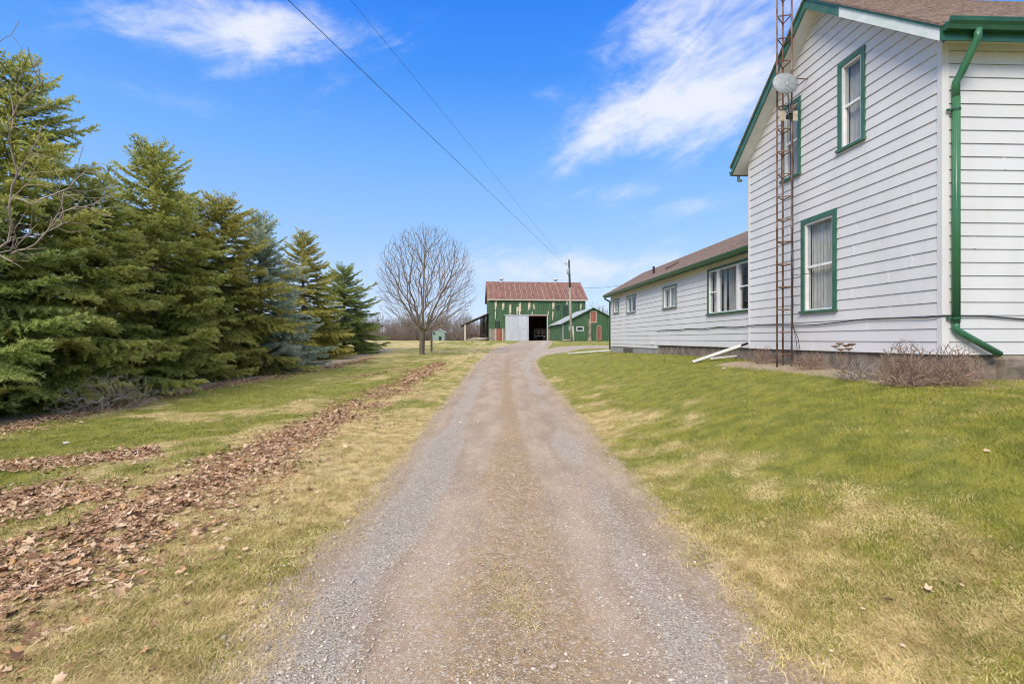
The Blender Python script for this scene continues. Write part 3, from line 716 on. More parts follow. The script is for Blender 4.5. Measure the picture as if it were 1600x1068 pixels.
def wr_slab(o_near, o_far, za, zb, th0, th1, tA=w0-.0, tBB=w1+.3):
    return [WW(tA, o_near, za+th0), WW(tBB, o_near, za+th0), WW(tBB, o_far, zb+th0), WW(tA, o_far, zb+th0), WW(tA, o_near, za+th1), WW(tBB, o_near, za+th1), WW(tBB, o_far, zb+th1), WW(tA, o_far, zb+th1)]
wr = MB()
for sg in (0, 1):
    o0 = WE+.02 if sg == 0 else -WWID-WE-.02
    wr.hexa(wr_slab(o0, -RW, REZ, RRZ, .012, .05))
    for i in range(14):
        f0_, f1_ = i/14, (i+1)/14; oa = o0+(-RW-o0)*f0_; ob = o0+(-RW-o0)*f1_; za = REZ+(RRZ-REZ)*f0_; zb = REZ+(RRZ-REZ)*f1_
        if sg == 0: wr.hexa(wr_slab(oa, ob, za, zb, .045, .062, w0, w1+.301)[:4]+[WW(w0, oa, za+.07), WW(w1+.301, oa, za+.07), WW(w1+.301, ob, zb+.056), WW(w0, ob, zb+.056)])
wro = wr.build('wing_roof', M['shingle'], house)
ws = MB(); ws.box(w0, w1+.28, -.0, WE, REZ-.075, REZ-.06, WW); ws.build('wing_soffit', M['soffit_tan'], house)
wfa = MB(); wfa.box(w0, w1+.3, WE-.02, WE, REZ-.14, REZ+.01, WW)
for o_far in (-RW,):
    wfa.hexa([WW(w1+.28, WE, REZ-.12), WW(w1+.30, WE, REZ-.12), WW(w1+.30, -RW, RRZ-.12), WW(w1+.28, -RW, RRZ-.12), WW(w1+.28, WE, REZ+.012), WW(w1+.30, WE, REZ+.012), WW(w1+.30, -RW, RRZ+.012), WW(w1+.28, -RW, RRZ+.012)])
wfa.build('wing_fascia', M['green_trim'], house)
gutter(WW(w0, WE+.002, REZ-.10), WW(w1+.3, WE+.002, REZ-.10), nn, .12, .11).build('wing_gutter', M['green_dark'], house)
wd_ = MB(); b_ = WW(w1-.02, 0, 0)
wd_.tube([WW(w1+.1, WE+.05, REZ-.10), WW(w1+.1, WE+.05, REZ-.18), WW(w1+.02, .06, REZ-.34), WW(w1+.02, .06, REZ-.5), WW(w1+.02, .06, 1.12)], .045, 8)
wd_.build('wing_downspout', M['green_dark'], house, smooth=True)
pv = MB(); q = WW(tw(1003), -.55, REZ+(WE+.55)*.57); pv.tube([q-Vector((0, 0, .05)), q+Vector((0, 0, .38))], .05, 10); pv.build('vent_pipe', M['black'], wro)
rv = MB(); tv = tw(1030)
rz = lambda o: REZ+(WE-o)*.57
rv.hexa([WW(tv, -.45, rz(-.45)+.05), WW(tv+.45, -.45, rz(-.45)+.05), WW(tv+.45, -.85, rz(-.85)+.05), WW(tv, -.85, rz(-.85)+.05), WW(tv, -.45, rz(-.45)+.13), WW(tv+.45, -.45, rz(-.45)+.13), WW(tv+.45, -.85, rz(-.85)+.11), WW(tv, -.85, rz(-.85)+.11)])
rv.build('roof_vent', M['darkwood'], wro)
fc = MB(); q = WW(tw(1022), .03, 1.52); fc.box(tw(1022), tw(1022)+.3, .018, .03, 1.48, 1.60, WW); fc.tube([q+nn*.0, q+nn*.1], .02, 8); fc.build('tap_plate', M['white'], house)
# roof overlap closing wall of main block above wing roof is the side wall itself

# ------------------------------------------------------------------ tower, dish, cable
tw0 = W(tY(10.28), .42, 0); tz = float(gz(tw0.x, tw0.y)); side = .335
tower = thing('antenna_tower', (tw0.x, tw0.y, tz), 'tall rusty three-legged lattice antenna tower standing against the white house', 'tower')
L3 = [Vector((tw0.x-.20, tw0.y-.06, 0)), Vector((tw0.x+.075, tw0.y-.12, 0)), Vector((tw0.x+.063, tw0.y+.19, 0))]
TOP = 11.2
for i, l in enumerate(L3):
    m_ = MB(); r_ = random.Random(i)
    z = tz-.15; m_.tube([(l.x, l.y, z), (l.x, l.y, TOP)], .019, 8)
    for zz in np.arange(tz+2.9, TOP, 3.05): m_.lathe((l.x, l.y, zz), [(.017, 0), (.024, .01), (.024, .14), (.017, .15)], 8)
    m_.build('leg', M['rust'], tower, smooth=True)
for k, z in enumerate(np.arange(tz+.25, TOP-.1, .478)):
    m_ = MB()
    for a, b in ((0, 1), (1, 2), (2, 0)):
        m_.tube([L3[a]+Vector((0, 0, z)), L3[b]+Vector((0, 0, z+.0))], .0125, 6)
        mid = (L3[a]+L3[b])/2; 
    m_.build('rung', M['rust'], tower)
wb_ = MB(); q = W(tY(10.4), .0, 6.0); wb_.tube([L3[1]+Vector((0, 0, 7.2)), W(tY(10.15), .01, 7.2)], .012, 6); wb_.tube([L3[0]+Vector((0, 0, 7.2)), W(tY(10.5), .01, 7.2)], .012, 6)
wb_.build('wall_bracket', M['rust'], tower)
yc = tw0.y-.12
zc = CAMZ+(530-136)/F*yc*1.0; zb = CAMZ+(530-183)/F*yc
dish = thing('satellite_dish', (tw0.x, yc, zb), 'pale grey satellite dish clamped partway up the rusty tower', 'satellite dish')
xd = (1227-800)/F*(yc-.18)
dm = MB(); ax = Vector((-.10, -.93, .20)).normalized()
cen = Vector((xd, yc-.22, zc))
# bowl opening away from the viewer: back faces us; oval reflector
prof = [(0.001, 0), (.08, -.006), (.16, -.02), (.20, -.036), (.245, -.056), (.252, -.054), (.245, -.048), (.23, -.034), (.16, -.012), (.08, .002), (.001, .008)]
dm.lathe(cen, prof, 28, ax=ax); dm.build('reflector', M['dish'], dish, smooth=True)
am = MB(); base = Vector((tw0.x, yc-.03, zb+.05))
am.tube([base-Vector((0, 0, .12)), base+Vector((0, 0, .28)), cen+ax*.02+Vector((0, 0, -.08)), cen+ax*.015], .022, 8)
am.build('mast', M['galv'], dish)
am = MB(); am.tube([base+Vector((0, .0, .2)), base+Vector((0, -.05, -.02))], .03, 8); am.box(base.x-.05, base.x+.05, base.y-.05, base.y+.03, base.z-.10, base.z-.02); am.build('clamp', M['black'], dish)
for sx_ in (-1, 1):
    m_ = MB(); m_.box(base.x+sx_*.135-.05, base.x+sx_*.135+.05, yc-.03, yc-.015, zb-.09, zb+.12); m_.build('mounting_plate', M['ironplate'], dish)
# cable along the walls
def cable_pts():
    P = []; r_ = random.Random(2)
    for t in np.arange(tY(19.6), w0+.05, -.35): P.append(WW(t, .035, 2.055+.02*math.sin(t*3.1)+r_.uniform(-.01, .01)))
    P.append(WW(w0+.03, .04, 2.05)); P.append(W(tB+.04, .03, 2.05))
    for t in np.arange(tB-.1, tF+.05, -.3): P.append(W(t, .035, 2.03+.03*math.sin(t*1.7)+r_.uniform(-.006, .006)))
    P.append(W(tF-.03, .03, 2.055)); P.append(FRN(.04, .035, 2.055)); P.append(FRN(.3, .035, 2.05))
    for s in np.arange(.6, 8.8, .3): P.append(FRN(s, .032, 2.045-.055*math.sin(min(1, (s-.45)/1.2)*math.pi/2)+.015*math.sin(s*2.3)))
    return P
tag(MB().tube(cable_pts(), .012, 6).build('wall_cable', M['cable'], smooth=True, loc=tuple(W(tF, .03, 2.05))), 'black cable sagging along the white siding of house and wing', 'cable')
lw = MB(); r_ = random.Random(5)
for k in range(2):
    p = L3[1]+Vector((0.01+.01*k, -.02, 0)); pts = [p+Vector((0, 0, z))+Vector((r_.uniform(-.012, .012), 0, 0)) for z in np.arange(6.5-k, 1.9, -.5)]
    pts += [p+Vector((.05+.04*k, -.03, 1.7)), p+Vector((.10+.05*k, -.02, 1.35)), p+Vector((.15+.05*k, .0, tz))]
    lw.tube(pts, .006, 5)
lw.tube([L3[1]+Vector((0, -.01, 3.05)), W(tY(10.05), .02, 3.08), W(tY(9.95), .02, 3.10)], .006, 5)
tag(lw.build('antenna_lead', M['cable'], smooth=True, loc=(tw0.x, tw0.y, tz)), 'thin dark antenna wires hanging down the rusty tower legs', 'wire')

# ------------------------------------------------------------------ loose pipes and boards by the house
def on(px, py, lift=0): x, y = hit(px, py); return Vector((x, y, float(gz(x, y))+lift))
a = on(1084, 567, .035); b = Vector((W(tY(12.2), .12, 0).x, W(tY(12.2), .12, 0).y, 1.60))
pipe = MB(); dv = (b-a).normalized(); sd = dv.cross(Vector((0, 0, 1))).normalized(); up = sd.cross(dv)
def rbar(mb, a, b, w_, h_):
    dv = (b-a).normalized(); sd = dv.cross(Vector((0, 0, 1))).normalized(); up = sd.cross(dv)
    mb.hexa([a-sd*w_/2-up*h_/2, a+sd*w_/2-up*h_/2, b+sd*w_/2-up*h_/2, b-sd*w_/2-up*h_/2, a-sd*w_/2+up*h_/2, a+sd*w_/2+up*h_/2, b+sd*w_/2+up*h_/2, b-sd*w_/2+up*h_/2])
b2 = a+(b-a)*.90
rbar(pipe, a, b2, .11, .07)
for s_ in (-.035, 0, .035): rbar(pipe, a+sd*s_+up*.036, b2+sd*s_+up*.036, .012, .006)
pt = thing('drain_pipe', tuple(a), 'white downspout pipe slanting from the house corner down to the grass', 'drain pipe')
pipe.build('pipe', M['white'], pt)
m_ = MB(); m_.tube([b2, b], .028, 8); m_.build('hose_end', M['black'], pt); m_ = MB(); rbar(m_, a-dv*.03+up*.0, a+dv*.02, .07, .05); m_.build('outlet', M['black'], pt)
a2 = on(1112, 563.5, .06); b3 = on(1172, 560, .12); m_ = MB(); rbar(m_, a2, b3, .10, .035); rbar(m_, a2+Vector((0, 0, .02)), b3+Vector((0, 0, .02)), .03, .01)
tag(m_.build('board', M['white'], loc=tuple(a2)), 'flat white board lying on grass below the slanting drain pipe', 'board')
a = on(889, 553.5, .05); p_ = WW(w1-.2, .14, 0); b = Vector((p_.x, p_.y, float(gz(p_.x, p_.y))+.16))
m_ = MB(); rbar(m_, a, b, .13, .07)
for s_ in (-.04, .04): rbar(m_, a+Vector((0, s_, .036)), b+Vector((0, s_, .036)), .012, .01)
tag(m_.build('drain_pipe', M['white'], loc=tuple(a)), 'long white drain pipe running from the far wing corner towards the drive', 'drain pipe')

# ------------------------------------------------------------------ barns
def frame(ox, oy, ang):
    ca, sa = math.cos(ang), math.sin(ang)
    def f(s, dp, z): return Vector((ox+s*ca-dp*sa, oy+s*sa+dp*ca, z))
    return f
def px_s(f, ox, oy, ang, px):
    u = (px-800)/F; ca, sa = math.cos(ang), math.sin(ang)     # ox+s ca = u (oy + s sa)
    return (u*oy-ox)/(ca-u*sa)
def planks(fr, s0, s1, z0, ztop, openings, wd, rel, seed=1, out=-1):
    """vertical boards; fr(s,depth,z); outward is negative depth"""
    mb = MB(); r_ = random.Random(seed); s = s0
    edges = []
    while s < s1-1e-6: e_ = min(s+wd*r_.uniform(.85, 1.15), s1); edges.append((s, e_)); s = e_
    for a, b in edges:
        o_ = -r_.uniform(.01, rel); m_ = (a+b)/2; cuts = [z0]+[]
        blocks = sorted([(c, d) for (p, q, c, d) in openings if p < m_ < q]); spans = []; z = z0
        for c, d in blocks:
            if c > z: spans.append((z, c, False))
            z = max(z, d)
        spans.append((z, None, True))
        for (q0, q1, tp) in spans:
            za, zb = (ztop(a), ztop(b)) if tp else (q1, q1)
            g = .012
            mb.hexa([fr(a+g, o_, q0), fr(b-g, o_, q0), fr(b-g, .03, q0), fr(a+g, .03, q0), fr(a+g, o_, za), fr(b-g, o_, zb), fr(b-g, .03, zb), fr(a+g, .03, za)])
    return mb
def cor_sheet(fr3, n, amp):    # corrugated sheet: fr3(u,v,h)->point
    mb = MB(); b = 0
    for i in range(n+1):
        h = amp*(i % 2); mb.v.append(tuple(fr3(i/n, 0, h))); mb.v.append(tuple(fr3(i/n, 1, h)))
    for i in range(n): mb.f.append([2*i, 2*i+2, 2*i+3, 2*i+1]); mb.mi.append(0)
    return mb
BA = .09; BO = (-3.55, 75.0); BF_ = frame(*BO, BA); GB = 1.44
zx = lambda v: 740+.14986*v
zy = lambda v: 400+.14986*v
sB = lambda v: px_s(None, *BO, BA, zx(v))
def zB(vx, vy, O=BO, ang=BA, s=None):
    s_ = px_s(None, *O, ang, zx(vx)); Yd = O[1]+s_*math.sin(ang); return CAMZ+(530-zy(vy))/F*Yd
BL = sB(1167); EZ = zB(500, 452); BD = 10.0; BRZ = EZ+3.15
barn = thing('barn', tuple(BF_(BL/2, 0, GB)), 'large dark green timber barn with rusty red metal roof and open doorway', 'barn')
doorT = zB(560, 617); OPEN = (sB(333), sB(768), GB-1, doorT)
ops = [OPEN, (sB(215), sB(267), zB(240, 750), zB(240, 677)), (sB(235), sB(300), GB-1, zB(260, 757)), (sB(852), sB(908), zB(880, 572), zB(880, 510)), (sB(928), sB(985), zB(950, 622), zB(950, 503)), (0, sB(333), GB-1, zB(250, 757))]
planks(BF_, 0, BL, GB-.3, lambda s: EZ, ops, .28, .03).build('front_wall', M['barn_green'], barn)
# left gable end with planks, other walls
LE = lambda s, dp, z: BF_(dp, s, z)
planks(LE, .04, BD, GB-.3, lambda s: EZ+(BRZ-EZ)*(1-abs(s-BD/2)/(BD/2)), [], .3, .03, 2).build('end_wall', M['barn_green'], barn)
m_ = MB(); m_.quad(BF_(0.05, BD, GB-.4), BF_(BL, BD, GB-.4), BF_(BL, BD, EZ), BF_(.05, BD, EZ)); m_.add([BF_(BL, .05, GB-.4), BF_(BL, BD, GB-.4), BF_(BL, BD, EZ), BF_(BL, BD/2, BRZ), BF_(BL, .05, EZ)], [(0, 1, 2, 3, 4)])
m_.quad(BF_(.1, .1, GB+.02), BF_(BL-.1, .1, GB+.02), BF_(BL-.1, BD, GB+.02), BF_(.1, BD, GB+.02)); m_.quad(BF_(.1, .1, doorT+.6), BF_(BL, .1, doorT+.6), BF_(BL, BD, doorT+.6), BF_(.1, BD, doorT+.6))
m_.build('rear_wall', M['darkwood'], barn)
# roof
OH = .35
def rfr(sd_):
    def f(u, v, h):
        s = -.35+(BL+.7)*u
        if sd_ == 0: return BF_(s, -OH+(BD/2+OH)*v, EZ-.12+(BRZ-EZ+.22)*v+h+.1)
        return BF_(s, BD+OH-(BD/2+OH)*v, EZ-.12+(BRZ-EZ+.22)*v+h+.1)
    return f
m_ = cor_sheet(rfr(0), 90, .03); r2 = cor_sheet(rfr(1), 90, .03); n0 = len(m_.v); m_.v += r2.v; m_.f += [[i+n0 for i in f] for f in r2.f]; m_.mi += r2.mi
ro = m_.build('roof', M['barn_roof'], barn)
f_ = rfr(0); m_ = MB(); r_ = random.Random(4)
for i in range(19):
    u = (i+.3)/18.5+r_.uniform(-.006, .006); wd = .06
    if u > .99: continue
    v0 = r_.choice([0, 0, 0, .1]); v1 = r_.choice([1, 1, .85])
    a, b, c, d = f_(u, v0, .045), f_(u+wd/10, v0, .045), f_(u+wd/10, v1, .045), f_(u, v1, .045); up = Vector((0, 0, .03)); m_.hexa([a, b, c, d, a+up, b+up, c+up, d+up])
m_.build('roof_seam', M['seam'], ro)
m_ = MB(); m_.box(-.35, BL+.35, -OH-.02, -OH+.02, EZ-.18, EZ+.0, BF_); m_.build('eave_board', M['cream'], barn)
for vx in (310, 912):
    s = sB(vx); m_ = MB(); p = BF_(s, BD/2, BRZ+.15); m_.lathe(p-Vector((0, 0, .1)), [(.26, 0), (.22, .25), (.22, .5), (.42, .52), (.42, .6), (.18, .8), (.02, .92)], 12); m_.build('ventilator', M['barn_metal'], ro, smooth=True)
# peeled boards
m_ = MB()
for (a, b, c, d) in [(220, 240, 465, 545), (222, 234, 570, 640), (298, 320, 485, 545), (373, 392, 500, 605), (447, 468, 525, 590), (472, 495, 482, 602), (568, 592, 480, 545), (622, 632, 492, 516), (624, 640, 520, 542), (820, 842, 478, 540), (820, 832, 572, 650), (965, 985, 462, 500), (1112, 1124, 490, 545), (606, 616, 578, 606), (773, 783, 574, 604)]:
    s0, s1 = sB(a), sB(b); z0, z1 = zB(a, d), zB(a, c); m_ = MB(); sm_ = s0+(s1-s0)*.55; m_.box(s0, sm_, -.05, -.031, z0, z1-.12, BF_); m_.box(sm_, s1, -.047, -.031, z0+.2*(z1-z0), z1, BF_); m_.hexa([BF_(s0+.06, -.05, z0-.25), BF_(s0+.1, -.05, z0-.25), BF_(s0+.1, -.031, z0-.25), BF_(s0+.06, -.031, z0-.25), BF_(s0, -.05, z0), BF_(s1, -.05, z0), BF_(s1, -.031, z0), BF_(s0, -.031, z0)]); m_.build('bare_board', M['barn_bare'], barn)
for (a, b, c, d) in [(215, 267, 677, 750), (852, 908, 510, 572), (928, 985, 503, 622)]:
    s0, s1, z0, z1 = sB(a), sB(b), zB(a, d), zB(a, c)
    m_ = MB(); t_ = .09
    m_.box(s0-.02, s0+t_, -.06, .02, z0, z1, BF_); m_.box(s1-t_, s1+.02, -.06, .02, z0, z1, BF_); m_.box(s0+t_, s1-t_, -.06, .02, z0, z0+t_, BF_); m_.box(s0+t_, s1-t_, -.06, .02, z1-t_, z1, BF_); m_.box((s0+s1)/2-.02, (s0+s1)/2+.02, -.04, .0, z0+t_, z1-t_, BF_)
    wn = m_.build('window', M['barn_green'], barn); p_ = MB(); p_.quad(BF_(s0, .01, z0), BF_(s1, .01, z0), BF_(s1, .01, z1), BF_(s0, .01, z1)); p_.build('pane', M['darkglass'], wn)
# stone base and red door
zt = zB(250, 757); m_ = MB(); r_ = random.Random(9)
def rubble(mb, s0, s1, z0, z1, fr):
    z = z0
    while z < z1-.05:
        h = min(r_.uniform(.22, .38), z1-z); s = s0
        while s < s1-.02:
            w_ = min(r_.uniform(.25, .55), s1-s); o_ = -r_.uniform(.03, .10); mb.hexa([fr(s+.01, o_, z+.01), fr(s+w_-.01, o_, z+.01), fr(s+w_-.01, .3, z+.01), fr(s+.01, .3, z+.01), fr(s+.03, o_+.02, z+h-.01), fr(s+w_-.03, o_+.02, z+h-.01), fr(s+w_-.01, .3, z+h-.01), fr(s+.01, .3, z+h-.01)]); s += w_
        z += h
rubble(m_, 0, sB(235)-.02, GB-.3, zt, BF_); rubble(m_, sB(300)+.02, sB(333)-.02, GB-.3, zt, BF_); m_.box(0, sB(333), .05, .3, GB-.3, zt, BF_)
m_.build('stone_base', M['barnstone'], barn); m_ = MB(); rubble(m_, sB(775), sB(802), GB-.3, zB(780, 760), BF_); m_.build('stone_pier', M['barnstone'], barn)
m_ = planks(BF_, sB(237), sB(298), GB-.02, lambda s: zt-.03, [], .2, .03, 6); do = m_.build('door', M['red_door'], barn)
m_ = MB(); m_.box(sB(228), sB(237), -.08, .02, GB-.1, zt+.02, BF_); m_.box(sB(298), sB(308), -.08, .02, GB-.1, zt+.02, BF_); m_.build('door_frame', M['cream'], do)
# sliding door, header, jamb
s0, s1 = sB(333), sB(570); z0 = zB(400, 880)
m_ = cor_sheet(lambda u, v, h: BF_(s0+(s1-s0)*u, -.14-h, z0+(doorT-.02-z0)*v), 56, .025); do = m_.build('sliding_door', M['barn_metal'], barn)
m_ = MB(); m_.box(s0, s1, -.10, -.08, z0, doorT-.03, BF_); m_.box(s0-.06, s0, -.18, -.08, z0, doorT, BF_); m_.box(s1, s1+.06, -.18, -.08, z0, doorT, BF_); m_.box(s0, s1, -.18, -.08, z0-.06, z0, BF_); m_.build('door_frame', M['offwhite'], do)
m_ = MB(); a, b, c, d = sB(502), sB(560), z0+.02, zB(500, 757)
for (p, q, r0, r1) in ((a-.03, a, c, d), (b, b+.03, c, d), (a-.03, b+.03, d, d+.04)): m_.box(p, q, -.20, -.166, r0, r1, BF_)
m_.box(a, b, -.175, -.168, c, d, BF_); m_.build('wicket_door', M['barn_metal'], do)
m_ = MB(); m_.box(s0-.3, sB(775), -.24, -.19, doorT+.0, doorT+.10, BF_); m_.build('door_track', M['offwhite'], barn)
m_ = MB(); m_.box(s1, sB(768), -.05, .15, zB(600, 628), doorT-.002, BF_); m_.build('lintel', M['loft_red'], barn)
m_ = MB(); m_.box(sB(764), sB(775), -.12, .1, GB-.2, doorT-.005, BF_); m_.build('door_jamb', M['barn_metal'], barn)
# things inside the doorway
sE = px_s(None, *BO, BA, 850)
for k, (vx, zt_) in enumerate(((690, 2.0), (735, 2.3), (660, 1.5))):
    pass
tr = thing('hay_wagon', tuple(BF_(sB(720), 3.2, GB+.02)), 'dark old wagon frame standing inside the open barn doorway', 'wagon')
m_ = MB(); s_ = sB(720)
m_.box(s_-1.0, s_+1.1, 2.4, 4.2, GB+.75, GB+.87, BF_); m_.build('deck', M['wood'], tr)
m_ = MB()
for u in (-1., -.3, .4, 1.05): m_.box(s_+u-.04, s_+u+.04, 2.42, 2.5, GB+.87, GB+1.9, BF_)
for z in (1.2, 1.55, 1.85): m_.box(s_-1.02, s_+1.1, 2.38, 2.42, GB+z, GB+z+.1, BF_)
m_.build('rack', M['wood'], tr)
for u in (-.75, .8):
    m_ = MB(); p = BF_(s_+u, 2.45, GB+.38); m_.lathe(p, [(.12, -.08), (.36, -.1), (.38, 0), (.36, .1), (.12, .08)], 14, ax=(-math.sin(BA), math.cos(BA), 0)); m_.build('wheel', M['black'], tr, smooth=True)
# lean-to on the left of the barn (belongs to it)
def at(px, py, y): return Vector(((px-800)/F*y, y, CAMZ+(530-py)/F*y))
A = BF_(-.02, 1.0, zB(164, 590)); Bq = at(719.5, 508.5, 75.5); dvec = Vector((-.09, 1, 0))*7.0
lo_ = thing('lean_to', (Bq.x, Bq.y, GB), 'open lean-to shed roof on white posts against the left end of the barn', 'shed')
def lf(u, v, h): return A+(Bq-A)*u+dvec*v+Vector((0, 0, h))
m_ = cor_sheet(lambda u, v, h: lf(u, v, h), 2, 0); m_ = cor_sheet(lambda u, v, h: lf(v, u, h+.08), 40, .03); m_.build('roof', M['galvroof'], lo_)
m_ = MB()
for k in range(6):
    p = dvec*(k/5); a, b = A+p, Bq+p; m_.hexa([a+Vector((0, 0, -.10)), a+Vector((0, .08, -.10)), b+Vector((0, .08, -.10)), b+Vector((0, 0, -.10)), a+Vector((0, 0, .07)), a+Vector((0, .08, .07)), b+Vector((0, .08, .07)), b+Vector((0, 0, .07))])
m_.build('rafter', M['darkwood'], lo_)
for k in (0, .5, 1):
    p = at(726.7, 507, 75.5)+dvec*k; m_ = MB(); m_.box(p.x-.11, p.x+.11, p.y-.11, p.y+.11, float(gz(p.x, p.y))-.1, p.z-.02); m_.build('post', M['cream'], lo_)
m_ = MB(); m_.quad(A+dvec-Vector((0, 0, 2.9)), Bq+dvec-Vector((0, 0, 1.2)), Bq+dvec-Vector((0, 0, .1)), A+dvec-Vector((0, 0, .1)))
def lw3(s, dp, z): a_ = A+(Bq-A)*s/4.4+dvec*.55; return Vector((a_.x, a_.y+dp, z))
planks(lw3, 0, 1.25, GB-.3, lambda s: (A+(Bq-A)*s/4.4).z, [], .22, .03, 9).build('partition', M['darkwood'], lo_)
# machinery and lumber under the lean-to
r_ = random.Random(12)
jk = thing('hay_rake', tuple(at(752, 531, 77)), 'rusty old farm implement parked under the lean-to roof', 'farm machine')
m_ = MB(); c_ = at(748, 531, 77); gz0 = float(gz(c_.x, c_.y))
for k in range(26):
    p = Vector((c_.x+r_.uniform(-1.3, 1.2), c_.y+r_.uniform(-.5, .8), gz0+r_.uniform(.1, 1.0))); q = p+Vector((r_.uniform(-.9, .9), r_.uniform(-.4, .4), r_.uniform(-.2, .7))); m_.tube([p, q], .03, 5)
m_.build('tines', M['junk'], jk)
for u in (-.9, .8):
    m_ = MB(); m_.lathe(Vector((c_.x+u, c_.y-.3, gz0+.5)), [(.44, -.03), (.5, -.03), (.5, .03), (.44, .03), (.44, -.03)], 18, ax=(0.2, 1, 0))
    for k in range(6): a_ = k*math.pi/3; m_.tube([Vector((c_.x+u, c_.y-.3, gz0+.5)), Vector((c_.x+u+.45*math.cos(a_), c_.y-.3, gz0+.5+.45*math.sin(a_)))], .015, 4)
    m_.build('wheel', M['junk'], jk)
m_ = MB(); c_ = at(742, 532.5, 75); gz0 = float(gz(c_.x, c_.y))
for k in range(14):
    p = Vector((c_.x+r_.uniform(-1.6, .6), c_.y+r_.uniform(-.4, .5), gz0+.05+.035*k)); q = p+Vector((r_.uniform(1.2, 2.2), r_.uniform(-.3, .3), r_.uniform(-.05, .06))); rbar(m_, p, q, .14, .05)
tag(m_.build('lumber_pile', M['cream'], loc=(c_.x, c_.y, gz0)), 'low pile of pale weathered planks on the grass under the lean-to', 'lumber pile')

# small green barn
SA = .093; SO = ((zx(930)-800)/F*64, 64.0); SF = frame(*SO, SA); sS = lambda v: px_s(None, *SO, SA, zx(v)); zS = lambda a, b: zB(a, b, SO, SA)
SLn = 2*sS(1245); SG = CAMZ+(530-zy(876))/F*64; SE = zS(930, 703); SR = zS(1245, 545); SD = 10.0
sb = thing('green_shed', tuple(SF(SLn/2, 0, SG)), 'smaller green gabled outbuilding with pale metal roof in front of the barn', 'outbuilding')
stop = lambda s: SE+(SR-SE)*(1-abs(s-SLn/2)/(SLn/2))
so_ = [(sS(1208), sS(1288), zS(1240, 695), zS(1240, 573)), (sS(1072), sS(1145), zS(1100, 780), zS(1100, 732)), (sS(1285), sS(1335), SG-1, zS(1300, 728))]
planks(SF, 0, SLn, SG-.3, stop, so_, .26, .025, 5).build('front_wall', M['barn_green'], sb)
SLf = lambda s, dp, z: SF(dp, s, z)
planks(SLf, .04, SD, SG-.5, lambda s: SE, [], .3, .03, 8).build('side_wall', M['barn_green'], sb)
m_ = MB(); m_.quad(SF(.05, SD, SG-.4), SF(SLn, SD, SG-.4), SF(SLn, SD, SE), SF(.05, SD, SE)); m_.quad(SF(SLn, .05, SG-.4), SF(SLn, SD, SG-.4), SF(SLn, SD, SE), SF(SLn, .05, SE)); m_.build('rear_wall', M['darkwood'], sb)
m_ = MB()
for sg in (0, 1):
    def f3(u, v, h, sg=sg):
        s = -.35+(SLn/2+.35)*v if sg == 0 else SLn+.35-(SLn/2+.35)*v
        return SF(s, -.3+(SD+.6)*u, SE-.13+(SR-SE+.18)*v+.06+h)
    c_ = cor_sheet(f3, 60, .025); n0 = len(m_.v); m_.v += c_.v; m_.f += [[i+n0 for i in f] for f in c_.f]; m_.mi += c_.mi
m_.build('roof', M['galvroof'], sb)
m_ = MB()
for sg in (0, 1):
    a = SF(-.35 if sg == 0 else SLn+.35, -.30, SE-.18); b = SF(SLn/2, -.30, SR+.0); up = Vector((0, 0, .12)); k = Vector((0, .04, 0)); m_.hexa([a, a+k, b+k, b, a+up, a+k+up, b+k+up, b+up])
m_.build('rake_board', M['barn_green'], sb)
def framed(s0, s1, z0, z1, fm, pm, name, t=.10, planky=True):
    m_ = MB(); m_.box(s0-t, s0, -.07, .03, z0-t, z1+t, SF); m_.box(s1, s1+t, -.07, .03, z0-t, z1+t, SF); m_.box(s0, s1, -.07, .03, z1, z1+t, SF); m_.box(s0, s1, -.07, .03, z0-t, z0, SF)
    if planky: d_ = planks(SF, s0, s1, z0, lambda s: z1, [], .2, .02, 3).build(name, M[pm], sb)
    else: q_ = MB(); q_.quad(SF(s0, .0, z0), SF(s1, .0, z0), SF(s1, .0, z1), SF(s0, .0, z1)); d_ = q_.build(name, M[pm], sb)
    m_.build('frame', M[fm], d_)
framed(sS(1218), sS(1280), zS(1240, 686), zS(1240, 580), 'cream', 'loft_red', 'loft_door')
framed(sS(1080), sS(1138), zS(1100, 772), zS(1100, 742), 'white', 'darkglass', 'window', planky=False)
framed(sS(1288), sS(1326), SG+.1, zS(1300, 732), 'cream', 'red_door', 'door', .06)
m_ = MB(); r_ = random.Random(4); z = SG-.1
while z < zS(1210, 700): h = r_.uniform(.18, .3); m_.box(sS(1200)-r_.uniform(0, .08), sS(1222)+r_.uniform(0, .06), -.06-r_.uniform(0, .05), .02, z, z+h-.02, SF); z += h
m_.box(sS(1190), sS(1226), -.16, .0, SG-.2, SG+.3, SF); m_.build('chimney_base', M['barnstone'], sb)
m_ = MB(); m_.box(-.03, .06, -.06, -.03, SG, SE-.1, SF); m_.build('corner_board', M['barn_metal'], sb)
m_ = MB(); m_.box(0, sS(1005), -.25, -.12, SG-.02, SG+.08, SF); tag(m_.build('plank', M['cream'], loc=tuple(SF(.5, -.2, SG))), 'pale plank lying on the grass along the foot of the green outbuilding', 'plank')
